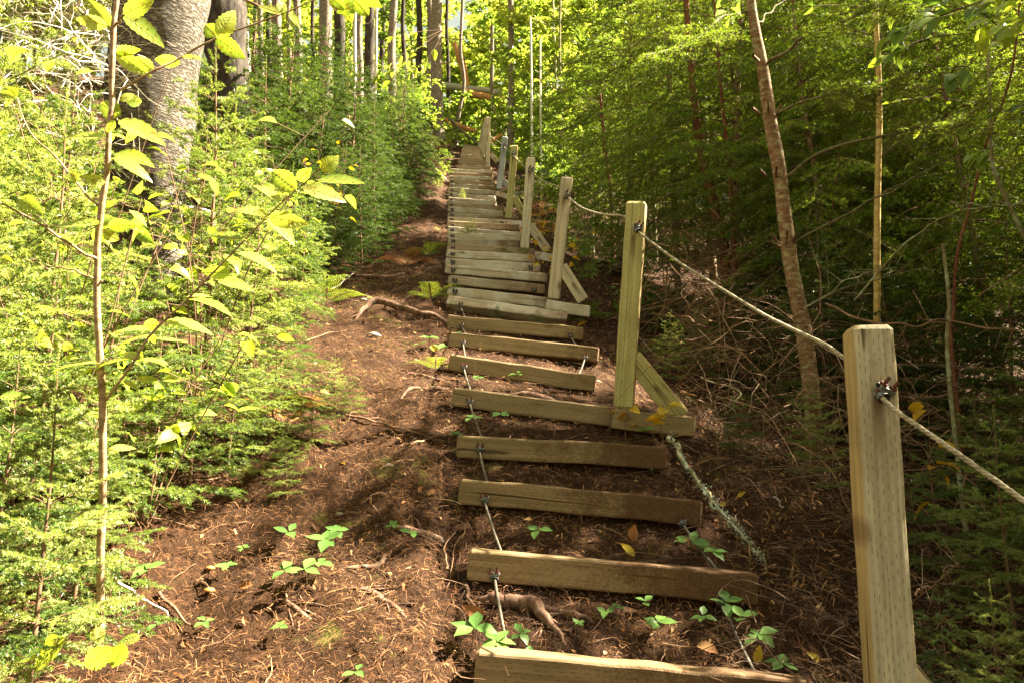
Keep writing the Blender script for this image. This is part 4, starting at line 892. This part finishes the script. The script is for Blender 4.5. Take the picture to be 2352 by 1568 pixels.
# near left bank
place(SPN, [(-60, 1.75, .75, 1), (60, 1.72, .62, 0), (-120, 2.2, 1.0, 0), (40, 2.25, .85, 1), (165, 2.15, .45, 2)], 'bright spruce sapling in the front row at the bottom left, %s from the left', seed=1)
place(SPN, [(-170, 2.8, 1.1, 2), (-40, 2.75, 1.0, 1), (90, 2.8, 1.0, 0), (205, 2.7, .80, 1), (330, 2.75, .48, 0), (430, 2.85, .62, 1), (520, 3.0, .50, 0)], 'bright spruce sapling in the second row left of the trail, %s from the left', seed=2)
place(SPN, [(-120, 3.5, 1.25, 2), (0, 3.5, 1.1, 0), (115, 3.55, 1.15, 1), (235, 3.45, .48, 0), (350, 3.5, .46, 1), (478, 3.75, 1.02, 2), (560, 3.6, .75, 0), (640, 3.7, .48, 1), (620, 3.2, .38, 1)], 'spruce sapling in the third row left of the trail, %s from the left', seed=3)
place(SPN, [(-60, 4.6, 1.5, 1), (60, 4.5, 1.35, 2), (110, 4.4, 1.0, 0), (450, 5.3, 1.0, 1), (530, 5.0, 1.0, 0), (610, 4.9, .95, 1), (690, 5.2, .62, 0)], 'spruce sapling beside or behind the big grey trunk, %s from the left', seed=4)
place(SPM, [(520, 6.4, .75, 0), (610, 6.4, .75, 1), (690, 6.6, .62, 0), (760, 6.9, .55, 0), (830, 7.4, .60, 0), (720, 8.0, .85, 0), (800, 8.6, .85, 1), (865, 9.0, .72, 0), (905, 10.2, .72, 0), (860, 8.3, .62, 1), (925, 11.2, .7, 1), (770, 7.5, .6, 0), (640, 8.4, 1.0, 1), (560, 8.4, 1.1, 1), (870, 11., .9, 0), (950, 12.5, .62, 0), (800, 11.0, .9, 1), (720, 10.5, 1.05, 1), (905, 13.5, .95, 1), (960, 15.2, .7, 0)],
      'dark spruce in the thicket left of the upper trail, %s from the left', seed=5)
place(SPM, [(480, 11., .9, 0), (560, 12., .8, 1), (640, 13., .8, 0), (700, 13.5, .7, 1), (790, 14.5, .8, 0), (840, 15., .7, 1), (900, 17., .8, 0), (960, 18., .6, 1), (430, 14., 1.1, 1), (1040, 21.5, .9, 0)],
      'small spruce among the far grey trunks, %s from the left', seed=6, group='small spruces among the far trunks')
for q, (px, d, H, lab) in enumerate([(70, 2.5, 1.25, 'lime-leaved seedling among the front spruces at the left edge'), (330, 2.6, .75, 'lime-leaved seedling right of the tall sapling, low among the spruces'), (455, 3.3, 1.1, 'lime-leaved seedling before the spruce with the tall leader'), (150, 3.3, 1.75, 'tall lime-leaved seedling left of the massive trunk'), (610, 5.4, 1.0, 'lime-leaved seedling at the right end of the bright spruces')]):
    seedling(px, 0, d, H, 60, .085, 'maple', lab, 200+q, 'sapling', 'leafy_sapling', .8, .004, 'lime-leaved seedlings among the spruces')
DSP = [Kind('dead_spruce', conifer(rng, 1.6, .8, .05, 11, 6, .07, 420, .019, .0042, .2, True, .02, .1, .30, curve=.35), 'twig', 'dead_needles', 'sapling', 'dead spruces by the upper trail')]
place(DSP, [(940, 12.2, .6, 0), (975, 14.8, .65, 0)], 'dark reddish dead spruce at the trail bend below the stair top, %s from the left', seed=78)
# right wood
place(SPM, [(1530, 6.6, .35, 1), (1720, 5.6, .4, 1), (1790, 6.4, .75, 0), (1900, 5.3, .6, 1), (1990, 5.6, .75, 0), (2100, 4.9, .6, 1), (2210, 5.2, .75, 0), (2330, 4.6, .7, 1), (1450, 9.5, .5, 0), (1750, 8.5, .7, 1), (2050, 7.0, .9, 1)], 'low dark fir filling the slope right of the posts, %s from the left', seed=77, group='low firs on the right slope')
place(FIR, [(1560, 9.0, .95, 1), (1700, 7.4, .92, 0), (1455, 11.5, .95, 0), (1640, 11., 1.0, 2)], 'fir with drooping boughs between the greenish post and the red-barked trunk, %s from the left', seed=7, tilt=.03)
place(FIR, [(1935, 6.2, .9, 1), (2120, 7.0, 1.0, 0), (2330, 5.6, .95, 1), (2030, 9.0, 1.05, 2), (2260, 8.6, 1.1, 0), (1830, 8.8, 1.0, 0), (2480, 6.5, 1.1, 0), (2420, 9.5, 1.1, 2)], 'dark fir behind the near post, %s from the left', seed=8, tilt=.03)
place(FIR, [(1560, 14, .85, 0), (1780, 13, .8, 1), (1960, 13, .85, 0), (2180, 12.5, .8, 1), (2400, 12, .9, 0), (1400, 16, .8, 1)], 'fir in the deeper right wood, %s from the left', seed=9, tilt=.03, group='firs deeper in the right wood')
place(BRD, [(1290, 18, .95, 0), (1400, 20, 1.0, 0), (1180, 23, 1.0, 0), (1520, 22, 1.1, 0), (1650, 23, 1.2, 0), (1800, 22, 1.2, 0), (1960, 23, 1.2, 0), (2100, 22, 1.2, 0), (2250, 23, 1.2, 0), (2400, 21, 1.2, 0), (1240, 27, 1.3, 0), (1450, 28, 1.4, 0), (1700, 29, 1.4, 0), (1950, 29, 1.4, 0), (2200, 29, 1.4, 0), (2430, 28, 1.4, 0), (1330, 24, 1.2, 0), (1580, 27, 1.3, 0)],
      'sunlit broadleaf tree glowing behind the right wood, %s from the left', seed=10)
place(BRD, [(1320, 13.5, .5, 1), (1330, 14.8, .7, 1), (1270, 18, .8, 1), (1370, 13.0, .75, 1), (1330, 17, 1.0, 1), (1160, 20.5, .8, 1), (1250, 20, 1.1, 1), (1100, 25, 1.0, 1), (1040, 26, 1.1, 1), (1130, 29, 1.3, 1), (1120, 36, 1.6, 1), (1095, 27, 1.5, 1), (1085, 40, 2.0, 1), (1180, 34, 1.5, 1), (1060, 30, 1.2, 1)], 'green leafy tree behind the upper posts, %s from the left', seed=11, group='green leafy trees behind the upper posts')
place(BRD, [(940, 22, 1.2, 1), (860, 24, 1.2, 1), (1000, 28, 1.2, 0), (900, 30, 1.3, 0), (780, 28, 1.2, 0), (660, 26, 1.2, 0), (540, 24, 1.2, 0), (420, 22, 1.2, 0), (300, 18, 1.1, 0), (150, 16, 1.1, 0), (0, 15, 1.1, 0), (1080, 33, 1.4, 0), (720, 33, 1.4, 0), (590, 31, 1.3, 0), (200, 24, 1.3, 0), (40, 22, 1.3, 0)],
      'pale green tree far behind the left trunks, %s from the left', seed=12, group='trees far behind the left trunks')
place(BRD, [(945, 16.5, 1.0, 2), (975, 19, 1.0, 2), (930, 15.2, .9, 2)], 'bright yellow-lit shrub left of the stair top, %s from the left', seed=13, group='bright shrubs left of the stair top')
place(BRD, [(1190, 10.8, .35, 2), (1265, 10.5, .5, 2), (1350, 9.5, .5, 2), (1430, 9.0, .5, 2), (1480, 7.0, .35, 2), (1330, 7.4, .3, 2), (1245, 14, .5, 2), (1200, 19.5, .5, 2), (1040, 17.8, .32, 2), (1022, 15.5, .25, 2), (1010, 13.2, .25, 2), (1160, 23, .8, 2)], 'low green leafy shrub beside the upper steps and posts, %s from the left', seed=14, group='low shrubs beside the upper steps')
# shade trees standing right of and behind the photographer, outside the frame, whose crowns keep the sun off the steps
for q, (x, Y, s, k) in enumerate([(3.0, .3, 1.1, 0), (3.7, 3.6, 1.15, 1), (3.3, -1.0, 1.2, 0), (4.9, 1.3, 1.15, 0), (4.9, 3.4, .95, 0), (4.7, -1.2, 1.1, 1), (4.3, 4.4, 1.05, 0), (3.7, .9, .95, 1), (2.75, 1.85, .95, 1), (3.2, 2.9, .85, 1), (5.3, 5.4, .85, 0)]):
    FIR[k].put([x, Y, float(G(x, Y))], 'fir standing just outside the right edge of the view, %s from the front' % ORD[q], q*1.3, s, (0, 0), 'firs just right of the view')
# ------------------------------------------------------------------ individual trunks
def trunk(kind, lab, pts, d, wpx, mat, cat='tree', dtop=None, stubs=0, n=12, bump=.06, seed=0, ext=6., group=None, deadw='deadtwig', base=True, limbs=None, bs=8, stubL=.9):
    r = np.random.default_rng(seed+100); k = len(pts); dep = np.linspace(dtop or d, d, k)
    P = np.array([W(x, y, dd) for (x, y), dd in zip(pts, dep)])[::-1]
    if base:
        b = P[0].copy(); b[2] = min(float(G(b[0], b[1]))-.1, b[2]-.02); P = np.vstack([b, P])
    wp = np.interp(np.linspace(0, 1, k), np.linspace(0, 1, len(wpx)), wpx)[::-1]; rr = wp/F*dep[::-1]/2
    if base: rr = np.concatenate([[rr[0]*1.18], rr])
    if ext: e = nrm(P[-1]-P[-2]); P = np.vstack([P, P[-1]+(e*.5+UP*.5)*ext*.5, P[-1]+(e*.3+UP*.7)*ext]); rr = np.concatenate([rr, [rr[-1]*.75, rr[-1]*.45]])
    Q = smooth_path(P, 46, rr[0]*.08, seed); t0 = np.linspace(0, 1, len(P)); R2 = np.interp(np.linspace(0, 1, 46), t0, rr)
    root = thing(kind, lab, cat, P[0], group); g = Geo(); tube(g, Q, R2, n, bump=bump, bs=bs); part(root, 'trunk', g, M[mat], True)
    if stubs:
        m = stubs; t = r.uniform(.08, .95, m); i = (t*45).astype(int); o = Q[i]; az = r.random(m)*6.28; D = np.stack([np.cos(az), np.sin(az), r.uniform(-.35, .35, m)], 1); L = stubL*r.uniform(.15, 1, m)
        for e in range(m):
            g = Geo(); c = o[e]; dd = D[e]; pp = [c]
            for s in range(4): c = c+dd*L[e]/4; pp.append(c); dd = nrm(dd+r.normal(0, .15, 3))
            pp = np.array(pp); rb = R2[i[e]]*.12; tube(g, pp, np.linspace(rb+.001, rb*.3+.001, 5), 4)
            sticks(g, pp[1:], pp[1:]+nrm(dd+r.normal(0, .7, (4, 3)))*L[e]*.3, .0022, .001, 3); part(root, 'dead_branch', g, M[deadw])
    return root, Q, R2
trunk('old_tree', 'massive scaly grey trunk at the left, sunlit near its top', [(383, -60), (372, 40), (352, 180), (350, 300), (348, 400), (354, 480), (360, 560), (362, 640)], 4.9, [205, 200, 194, 182, 165, 140, 128, 130], 'bark_big', n=40, bump=.05, seed=1, ext=2.5, bs=6, stubs=9, deadw='paletwig', stubL=.6)
trunk('old_tree', 'dark furrowed trunk right behind the massive grey one', [(510, -60), (512, 40), (520, 130), (535, 240), (545, 330)], 8.2, [104, 100, 90, 80, 76], 'bark_dark', n=28, bump=.06, seed=2, ext=3, stubs=6)
TR = [(569, 40, 160, 10, 12, 'bark_pole', 'silvery dead pole beside the dark furrowed trunk', 0), (600, -60, 250, 13, 13, 'bark_grey', 'slim grey trunk between the silvery pole and the lit pair', 5), (641, -60, 250, 22, 13.5, 'bark_grey', 'grey trunk with a sunlit middle, left of the mottled one', 8),
      (685, -60, 230, 16, 17, 'bark_grey', 'shaded grey trunk behind, just left of the mottled one', 8), (747, -60, 262, 31, 15.5, 'bark_grey', 'mottled grey trunk with a visible sunlit foot', 10), (782, -60, 220, 25, 18, 'bark_dark', 'dark trunk just right of the mottled one', 8), (815, -60, 172, 8, 19, 'birch', 'thin white birch, left one of two', 0),
      (828, -60, 190, 13, 19.5, 'bark_grey', 'pale grey trunk between the two white birches', 4), (847, -60, 190, 21, 20, 'bark_dark', 'dark straight trunk behind the right white birch', 6), (863, -60, 176, 6, 18, 'birch', 'very thin white birch, right one of two', 0), (903, -60, 262, 18, 17, 'bark_grey', 'grey trunk behind the bright yellow shrub', 8),
      (930, -60, 180, 9, 21, 'bark_dark', 'thin dark trunk right of the bright shrub', 4), (962, -60, 150, 13, 22, 'bark_dark', 'dark trunk left of the twin trunks near the stair top', 6), (987, -60, 140, 14, 22, 'bark_grey', 'slimmer left one of the twin trunks near the stair top', 6), (1007, -60, 312, 26, 18.8, 'bark_grey', 'straight grey trunk standing left of the stair top', 10),
      (1030, -60, 180, 8, 25, 'bark_dark', 'thin far trunk right of the straight grey one', 4), (720, -60, 190, 9, 22, 'bark_dark', 'thin far trunk left of the mottled one', 4), (876, -60, 150, 11, 24, 'bark_dark', 'thin dark far trunk right of the white birch', 4), (620, -60, 190, 12, 19, 'bark_dark', 'thin dark far trunk left of the lit middle trunk', 4), (665, -60, 180, 10, 24, 'bark_grey', 'pale far trunk behind the lit middle one', 3), (947, -60, 170, 8, 25, 'bark_grey', 'faint far trunk above the bright shrub', 3),
      (586, -60, 200, 9, 20, 'bark_dark', 'dark far trunk near the silvery pole', 3), (1173, -60, 345, 14, 19.5, 'bark_grey', 'slim mottled trunk rising behind the bluish post', 4), (1133, 60, 300, 10, 22, 'bark_grey', 'pale slim trunk right behind the tall far post', 3), (1222, 40, 330, 5, 15, 'birch', 'thin white sapling stem, right of the slim mottled trunk', 0), (1243, 90, 340, 4, 15, 'birch', 'very thin white stem beside the other white sapling', 0),
      (1205, -60, 290, 6, 21, 'bark_lichen', 'thin grey stem above the pale greenish post', 2), (1290, -60, 300, 5, 16, 'bark_lichen', 'thin lichened stem above the third post', 2), (1330, -60, 330, 7, 18, 'bark_dark', 'thin dark stem between third and greenish post', 3)]
for q, (px, y0, y1, w, d, mt, lab, stb) in enumerate(TR):
    j = rng.normal(0, 3, 3)
    trunk('spruce_tree' if mt != 'birch' else 'birch_tree', lab, [(px+j[0], y0), (px+j[1], (y0+y1)/2), (px, y1)], d, [w*.9, w, w*1.12], mt, seed=10+q, ext=0 if y0 > 0 else 3, stubs=stb, n=14, stubL=1.1)
root, Q, R2 = trunk('fir_tree', 'slender red-barked fir with lichen patches and broken branch stubs on the right', [(1716, -80), (1724, 0), (1734, 63), (1749, 147), (1764, 252), (1778, 336), (1793, 420), (1807, 525), (1820, 630), (1848, 780), (1862, 900), (1867, 1000), (1870, 1130)], 4.0, [20, 20, 22, 25, 29, 31, 32, 33, 34, 36, 37, 39, 42], 'bark_fir', n=18, bump=.07, seed=60, ext=2, bs=14)
g = Geo()
for pts, w0 in [([(1764, 145, 4.0), (1860, 85, 3.8), (1990, 30, 3.5), (2090, 0, 3.3)], 8), ([(1776, 262, 4.0), (1860, 228, 3.8), (1970, 205, 3.6), (2080, 190, 3.5)], 7), ([(1795, 410, 4.0), (1880, 356, 3.9), (2000, 318, 3.7), (2130, 285, 3.5), (2270, 240, 3.3)], 9), ([(1814, 568, 4.0), (1920, 505, 3.8), (2020, 455, 3.6), (2120, 400, 3.4), (2200, 360, 3.3)], 6),
                ([(1712, 30, 4.0), (1668, 42, 3.9), (1610, 85, 3.7), (1550, 115, 3.5), (1490, 132, 3.3)], 8), ([(1740, 60, 4.0), (1780, 20, 4.2), (1830, -20, 4.4)], 5), ([(1852, 705, 4.), (1950, 660, 3.7), (2060, 630, 3.4), (2150, 618, 3.2)], 4)]:
    P = smooth_path([W(*p) for p in pts], 24, .012, w0); tube(g, P, np.linspace(w0/F*2, w0/F*.6, 24), 6)
part(root, 'limbs', g, M['limb'], True)
wd, nd = Geo(), Geo(); rr_ = np.random.default_rng(8)
for pts, s0 in [([(1764, 145, 4.0), (1860, 85, 3.8), (1990, 30, 3.5), (2090, 0, 3.3)], .3), ([(1776, 262, 4.0), (1860, 228, 3.8), (1970, 205, 3.6), (2080, 190, 3.5)], .45), ([(1795, 410, 4.0), (1880, 356, 3.9), (2000, 318, 3.7), (2130, 285, 3.5), (2270, 240, 3.3)], .55), ([(1712, 30, 4.0), (1668, 42, 3.9), (1610, 85, 3.7), (1550, 115, 3.5), (1490, 132, 3.3)], .2)]:
    P = smooth_path([W(*p) for p in pts], 40); i0 = int(40*s0); T = nrm(np.gradient(P, axis=0)); A, B = [], []
    for i in range(i0, 40):
        for s in (-1, 1):
            sd_ = nrm(np.cross(T[i], UP))*s; l = .22*(1-(i-i0)/44)*rr_.uniform(.5, 1.2); e = P[i]+nrm(T[i]*.6+sd_*.8-UP*(.25+rr_.normal(0, .45)))*l; A.append(P[i]); B.append(e)
            for f in (.35, .6, .8):
                for s2 in (-1, 1):
                    c = P[i]+(e-P[i])*f; A.append(c); B.append(c+nrm((e-P[i])*4+s2*T[i]-UP*.2)*l*.35)
    A, B = np.array(A), np.array(B); sticks(wd, A, B, .0014, .0008, 3); needles(nd, A, B, 260, .018, .0022, .4, rng=rr_)
part(root, 'twigs', wd, M['twig']); part(root, 'needles', nd, M['fir'])
g = Geo()
for x0, y0, x1, y1 in [(1745, 262, 1728, 248), (1765, 258, 1764, 232), (1783, 258, 1797, 240), (1760, 405, 1745, 390), (1782, 405, 1783, 385), (1790, 562, 1770, 535), (1806, 560, 1808, 532), (1792, 568, 1768, 552), (1822, 552, 1830, 535), (1742, 140, 1730, 128)]:
    sticks(g, [W(x0, y0, 3.96)], [W(x1, y1, 3.88)], .008, .006, 7)
part(root, 'branch_stubs', g, M['bark_fir'], True)
trunk('young_birch', 'thin yellow-barked tree standing upright above the near post', [(2010, -60), (2014, 80), (2020, 240), (2017, 400), (2015, 560), (2014, 740), (2012, 860)], 5.0, [11, 12, 13, 14, 15, 16, 17], 'bark_yellow', n=10, seed=61, ext=1.5, stubs=6, stubL=.4)
trunk('leaning_sapling', 'thin reddish leaning stem right of the yellow-barked tree', [(2330, 130), (2303, 235), (2270, 315), (2228, 475), (2198, 588), (2190, 720), (2186, 800)], 4.2, [5, 6, 6, 7, 8, 8, 9], 'bark_red', 'sapling', n=8, seed=62, ext=1, stubs=5, stubL=.4)
trunk('leaning_sapling', 'lichen-grey stem leaning right at the right edge', [(2272, 180), (2274, 260), (2278, 365), (2295, 420), (2329, 491), (2352, 541), (2400, 640)], 4.4, [8, 9, 9, 10, 10, 11, 12], 'bark_lichen', 'sapling', n=8, seed=63, ext=1, stubs=9, stubL=.6)
trunk('fir_tree', 'reddish fir trunk in the dark hollow right of the greenish post', [(1580, 60), (1589, 168), (1606, 336), (1627, 420), (1652, 525), (1665, 580)], 7.6, [14, 16, 18, 20, 22, 24], 'bark_red', n=12, seed=64, ext=2, stubs=22, stubL=1.)
trunk('fir_tree', 'thin red stem next to the reddish fir trunk', [(1655, 200), (1665, 294), (1677, 420), (1686, 567), (1688, 620)], 7.2, [7, 8, 10, 12, 12], 'bark_red', n=8, seed=65, ext=1, stubs=14, stubL=.7)
for q, (pts, d, w, lab) in enumerate([([(1378, 216), (1389, 328), (1406, 491)], 10.5, 7, 'slender brown stem behind the rope, left of the greenish post'), ([(1389, 395), (1375, 440), (1361, 478)], 10.2, 5, 'short leaning stem crossing behind the rope'), ([(1530, 100), (1545, 320), (1552, 500)], 10, 8, 'dark thin stem just right of the greenish post'), ([(1730, 300), (1735, 450), (1742, 600)], 8.5, 6, 'thin dark stem left of the slender fir'),
                          ([(1930, 330), (1915, 470), (1900, 600)], 6.5, 6, 'thin grey stem leaning in the tangle right of the slender fir'), ([(2165, 560), (2180, 700), (2178, 840)], 3.8, 9, 'short brown dead stem in the tangle above the near post'), ([(2075, 330), (2090, 440), (2098, 520)], 7.5, 12, 'pale barked stem behind the yellow-barked tree'), ([(1490, 60), (1497, 240), (1500, 420)], 12, 8, 'thin dark stem behind the greenish post top'),
                          ([(1860, 60), (1868, 250), (1872, 420)], 8.5, 8, 'dark stem right of the slender fir'), ([(2150, 30), (2142, 250), (2138, 480)], 8, 9, 'dark stem right of the yellow-barked tree')]):
    trunk('young_tree', lab, pts, d, [w*.8, w, w*1.2], 'bark_lichen' if q % 2 else 'bark_red', 'sapling', n=8, seed=70+q, ext=0, stubs=8, stubL=.7)
# broken leaning trunk and fallen timber at the stair top
trunk('broken_tree', 'broken orange-wood trunk leaning above the stair top', [(1042, 98), (1055, 130), (1066, 165), (1072, 200)], 24, [9, 17, 17, 15], 'orange_wood', ext=0, seed=90, n=10, base=False)
trunk('leaning_tree', 'grey bent stem crossing the broken orange trunk', [(1064, -40), (1060, 50), (1058, 120), (1066, 190), (1056, 250), (1049, 300)], 22, [7, 7, 8, 8, 9, 9], 'bark_grey', ext=1, seed=91, n=10)
def log(kind, lab, pts, r, mat, seed=0):
    g = Geo(); Q = smooth_path([W(*p) for p in pts], 20, r*.15, seed); tube(g, Q, np.linspace(r, r*.75, 20), 12, bump=.1); return tag(obj(kind, g.mesh(kind, M[mat], True)), lab, 'log', 'fallen wood at the stair top')
log('fallen_log', 'bleached fallen log lying level above the stair top', [(1016, 196, 24), (1060, 202, 24), (1110, 207, 24), (1152, 211, 24)], .10, 'bark_pole', 1)
log('fallen_log', 'mossy brown log under the bleached one', [(1070, 214, 23.6), (1115, 222, 23.6), (1170, 236, 23.6)], .11, 'orange_wood', 2)
log('fallen_log', 'orange split log slanting down behind the stair crest', [(1020, 276, 20.5), (1060, 291, 20.5), (1098, 306, 20.5)], .075, 'orange_wood', 3)
log('fallen_log', 'thin grey branch slanting down to the stair crest', [(1030, 272, 20), (1062, 302, 20), (1098, 333, 20)], .035, 'bark_grey', 4)
log('fallen_log', 'orange split rail right of the stair crest', [(1127, 326, 17.5), (1140, 318, 17.5), (1154, 310, 17.5)], .045, 'orange_wood', 5)
# ------------------------------------------------------------------ dead brush
rt = np.random.default_rng(31)
g = Geo()
def Cb(pxr, dr, h):
    def f(n):
        px = rt.uniform(*pxr, n); d = rt.uniform(*dr, n); x = (px-CX)/F*d; Y = d.copy()
        for _ in range(6): Y = (d-G(x, Y, False)*sT)/cT
        return np.stack([x, Y, G(x, Y, False)+h*rt.random(n)**1.3], 1)
    return f
dead_tangle(g, Cb((1600, 2500), (3.4, 6.0), .8), 1500, rt, (.25, 1.1), (.0006, .0036), 8, .22, .5)
dead_tangle(g, Cb((1500, 1950), (5.2, 8.), 1.1), 1300, rt, (.3, 1.0), (.0008, .0036), 7, .22, .5)
tag(obj('dead_brush', g.mesh('dead_brush', M['deadtwig'])), 'tangle of thin brown dead twigs filling the slope right of the steps', 'brush', kind='stuff')
g = Geo(); dead_tangle(g, Cb((1650, 2450), (2.0, 3.6), .14), 1300, rt, (.08, .45), (.0005, .0024), 7, .22, .35)
tag(obj('ground_twigs', g.mesh('ground_twigs', M['darktwig'])), 'fine dry twigs piled on the ground between the steps and the near post', 'brush', kind='stuff')
g = Geo(); dead_tangle(g, lambda n: np.array([W(rt.uniform(-40, 270), rt.uniform(-60, 330), rt.uniform(3.9, 5.6)) for _ in range(n)]), 520, rt, (.25, .9), (.0016, .0042), 8, .38, .8)
tag(obj('bleached_branches', g.mesh('bleached_branches', M['paletwig'])), 'mass of bleached bare dead branches glowing in the sun at the top left', 'brush', kind='stuff')
BRN = [([(1615, 870, 4.6), (1700, 905, 4.3), (1640, 960, 4.2), (1600, 1020, 4.1)], 3, 'grey arched dead branch with lichen tips right of the brace', 'bark_lichen'), ([(1800, 1010, 3.4), (1870, 1045, 3.3), (1930, 1100, 3.2), (1960, 1200, 3.1)], 4, 'thin brown branch drooping in front of the slender fir', 'deadtwig'),
       ([(1900, 700, 4.2), (2040, 745, 3.4), (2180, 738, 3.2), (2352, 770, 3.)], 5, 'long thin branch passing level behind the top of the near post', 'deadtwig'), ([(2100, 1370, 2.2), (2150, 1330, 2.2), (2195, 1298, 2.2)], 5, 'pale stick pointing up right of the near post', 'deadtwig'),
       ([(1960, 690, 4.3), (2080, 560, 4.1), (2170, 500, 4.0), (2290, 470, 3.9)], 5, 'bare branch curving up across the yellow-barked tree', 'bark_lichen'), ([(2180, 470, 4.0), (2290, 474, 3.9), (2352, 460, 3.8)], 4, 'bare level twig at the right edge', 'bark_lichen'), ([(1840, 720, 4.0), (1960, 640, 3.8), (2060, 620, 3.6)], 4, 'pale dead limb rising right from the slender fir', 'bark_lichen')]
for q, (pts, w, lab, mt) in enumerate(BRN):
    g = Geo(); P = smooth_path([W(*p) for p in pts], 26, .015, q); r0 = w/F*pts[0][2]*.55; tube(g, P, np.linspace(r0, r0*.4, 26), 6)
    i = rt.integers(5, 26, 16); sticks(g, P[i], P[i]+rt.normal(0, .07, (16, 3)), r0*.35, r0*.2, 3)
    tag(obj('dead_branch', g.mesh('dead_branch', M[mt], True)), lab, 'branch', 'dead branches in the right wood')
# small spruces low on the right and in the near right corner
place(SPN, [(2200, 2.15, .36, 1), (2330, 1.9, .38, 0), (2170, 3.0, .5, 1), (2330, 2.7, .62, 0), (1700, 3.9, .3, 1), (1890, 3.8, .42, 0), (1540, 5.2, .35, 0), (1620, 5.6, .5, 1), (2250, 3.8, .7, 1), (2420, 3.6, .9, 0), (1800, 5.4, .55, 1)], 'small shaded spruce on the right slope, %s from the left', seed=15, group='small spruces on the right slope')
place(SPN, [(1140, 5.95, .085, 0), (1235, 5.75, .13, 1), (1062, 12.4, .2, 0), (1068, 9.05, .2, 1), (1082, 9.1, .22, 0), (715, 3.3, .26, 1), (770, 3.6, .2, 0), (810, 3.6, .16, 1), (660, 2.9, .22, 0)], 'tiny spruce seedling by the steps and trail, %s from the left', seed=16, group='tiny spruce seedlings by the steps')
# big sunlit leaves at the upper right
def spray(lab, c, d, n, sz, mat, seed, sx=140, sy=90):
    r = np.random.default_rng(seed); t = thing('leafy_branch', lab, 'branch', W(*c, d), 'leafy branches at the upper right'); w, l = Geo(), Geo()
    a = W(c[0]+sx*1.1, c[1]-sy*.9, d+.3)
    for q in range(max(2, n//6)):
        e = W(c[0]+r.normal(-sx*.4, sx*.5), c[1]+r.normal(0, sy*.6), d+r.normal(0, .2)); Q = smooth_path([a, (a+e)/2+r.normal(0, .04, 3), e], 14, .004, q); tube(w, Q, np.linspace(.004, .0012, 14), 5)
        m = 6; i = r.integers(5, 14, m); D = nrm(nrm(e-a)+r.normal(0, .6, (m, 3))*[1, 1, .5]); s = sz*r.uniform(.7, 1.1, m); leaves(l, Q[i], D, nrm(UP+r.normal(0, .35, (m, 3))+[0, -.35, 0]), s, s*.55, r.uniform(.1, .5, m), 7, .18, wave=.01)
    part(t, 'twigs', w, M['twig'], True); part(t, 'leaves', l, M[mat], True)
spray('glowing yellow leaves at the top right corner', (2310, 60), 3.6, 30, .15, 'maple', 1); spray('broad green leaves below the top edge at the right', (2180, 60), 3.6, 24, .13, 'broad_g', 2)
spray('broad drooping green leaves right of the yellow-barked tree', (2150, 150), 3.8, 24, .14, 'broad_g', 3); spray('small green leaves hanging at the right edge', (2290, 300), 3.8, 18, .11, 'broad_g', 4, 100, 80)
spray('lime leaves crossing the yellow-barked tree near the top', (2020, 70), 4.4, 14, .11, 'maple', 5, 90, 50); spray('bright leaves at the top between the slender fir and posts', (1640, 10), 4.5, 12, .10, 'broad_g', 6, 100, 40)
spray('pale leaf spray between the slender fir and the yellow-barked tree', (1900, 130), 6.0, 40, .10, 'broad_g', 8, 120, 120); spray('leafy green branch in front of the dark firs above the rope', (1600, 260), 7.5, 40, .10, 'broad_g', 9, 110, 110); spray('yellowing leafy branch at the top above the greenish post', (1450, 90), 9.0, 50, .12, 'broad', 10, 130, 130); spray('small bright leaves above the near post, high on the right', (2120, 320), 5.5, 30, .08, 'maple', 11, 120, 90)
spray('yellow spotted leaf spray at the top edge centre left', (930, 150), 9.0, 40, .13, 'maple', 7, 80, 90)
# ------------------------------------------------------------------ light, camera, render
SUN_AZ = math.radians(SAZ); SUN_EL = math.radians(SEL)       # azimuth to the right of the view direction (+Y)
sd = Vector((math.sin(SUN_AZ)*math.cos(SUN_EL), math.cos(SUN_AZ)*math.cos(SUN_EL), math.sin(SUN_EL)))
sun = bpy.data.lights.new('sun', 'SUN'); sun.energy = SUNE; sun.angle = math.radians(.5); sun.color = (1, .90, .70)
so = bpy.data.objects.new('sun', sun); COL.objects.link(so); so.rotation_euler = sd.to_track_quat('Z', 'Y').to_euler()
w = bpy.data.worlds.new('World'); SC.world = w; w.use_nodes = True; nt = w.node_tree; bg = nt.nodes['Background']
sk = nt.nodes.new('ShaderNodeTexSky'); sk.sky_type = 'NISHITA'; sk.sun_disc = False; sk.sun_elevation = SUN_EL; sk.sun_rotation = SUN_AZ
mx = nt.nodes.new('ShaderNodeMix'); mx.data_type = 'RGBA'; mx.blend_type = 'MULTIPLY'; mx.inputs[0].default_value = 1; mx.inputs[7].default_value = SKYT
nt.links.new(sk.outputs[0], mx.inputs[6]); nt.links.new(mx.outputs[2], bg.inputs[0]); bg.inputs[1].default_value = SKYS
cam = bpy.data.cameras.new('camera'); cam.sensor_width = 36; cam.lens = 36*F/2352; cam.clip_end = 500; cam.clip_start = .02
co = bpy.data.objects.new('camera', cam); COL.objects.link(co); co.location = (0, 0, 0); co.rotation_euler = (math.pi/2+TH, 0, 0)
SC.camera = co
SC.render.engine = 'CYCLES'
SC.cycles.max_bounces = 7; SC.cycles.diffuse_bounces = 4; SC.cycles.transmission_bounces = 5; SC.cycles.glossy_bounces = 2; SC.cycles.transparent_max_bounces = 4
SC.view_settings.view_transform = 'Standard'; SC.view_settings.look = 'None'; SC.view_settings.exposure = EXPO; SC.view_settings.gamma = 1
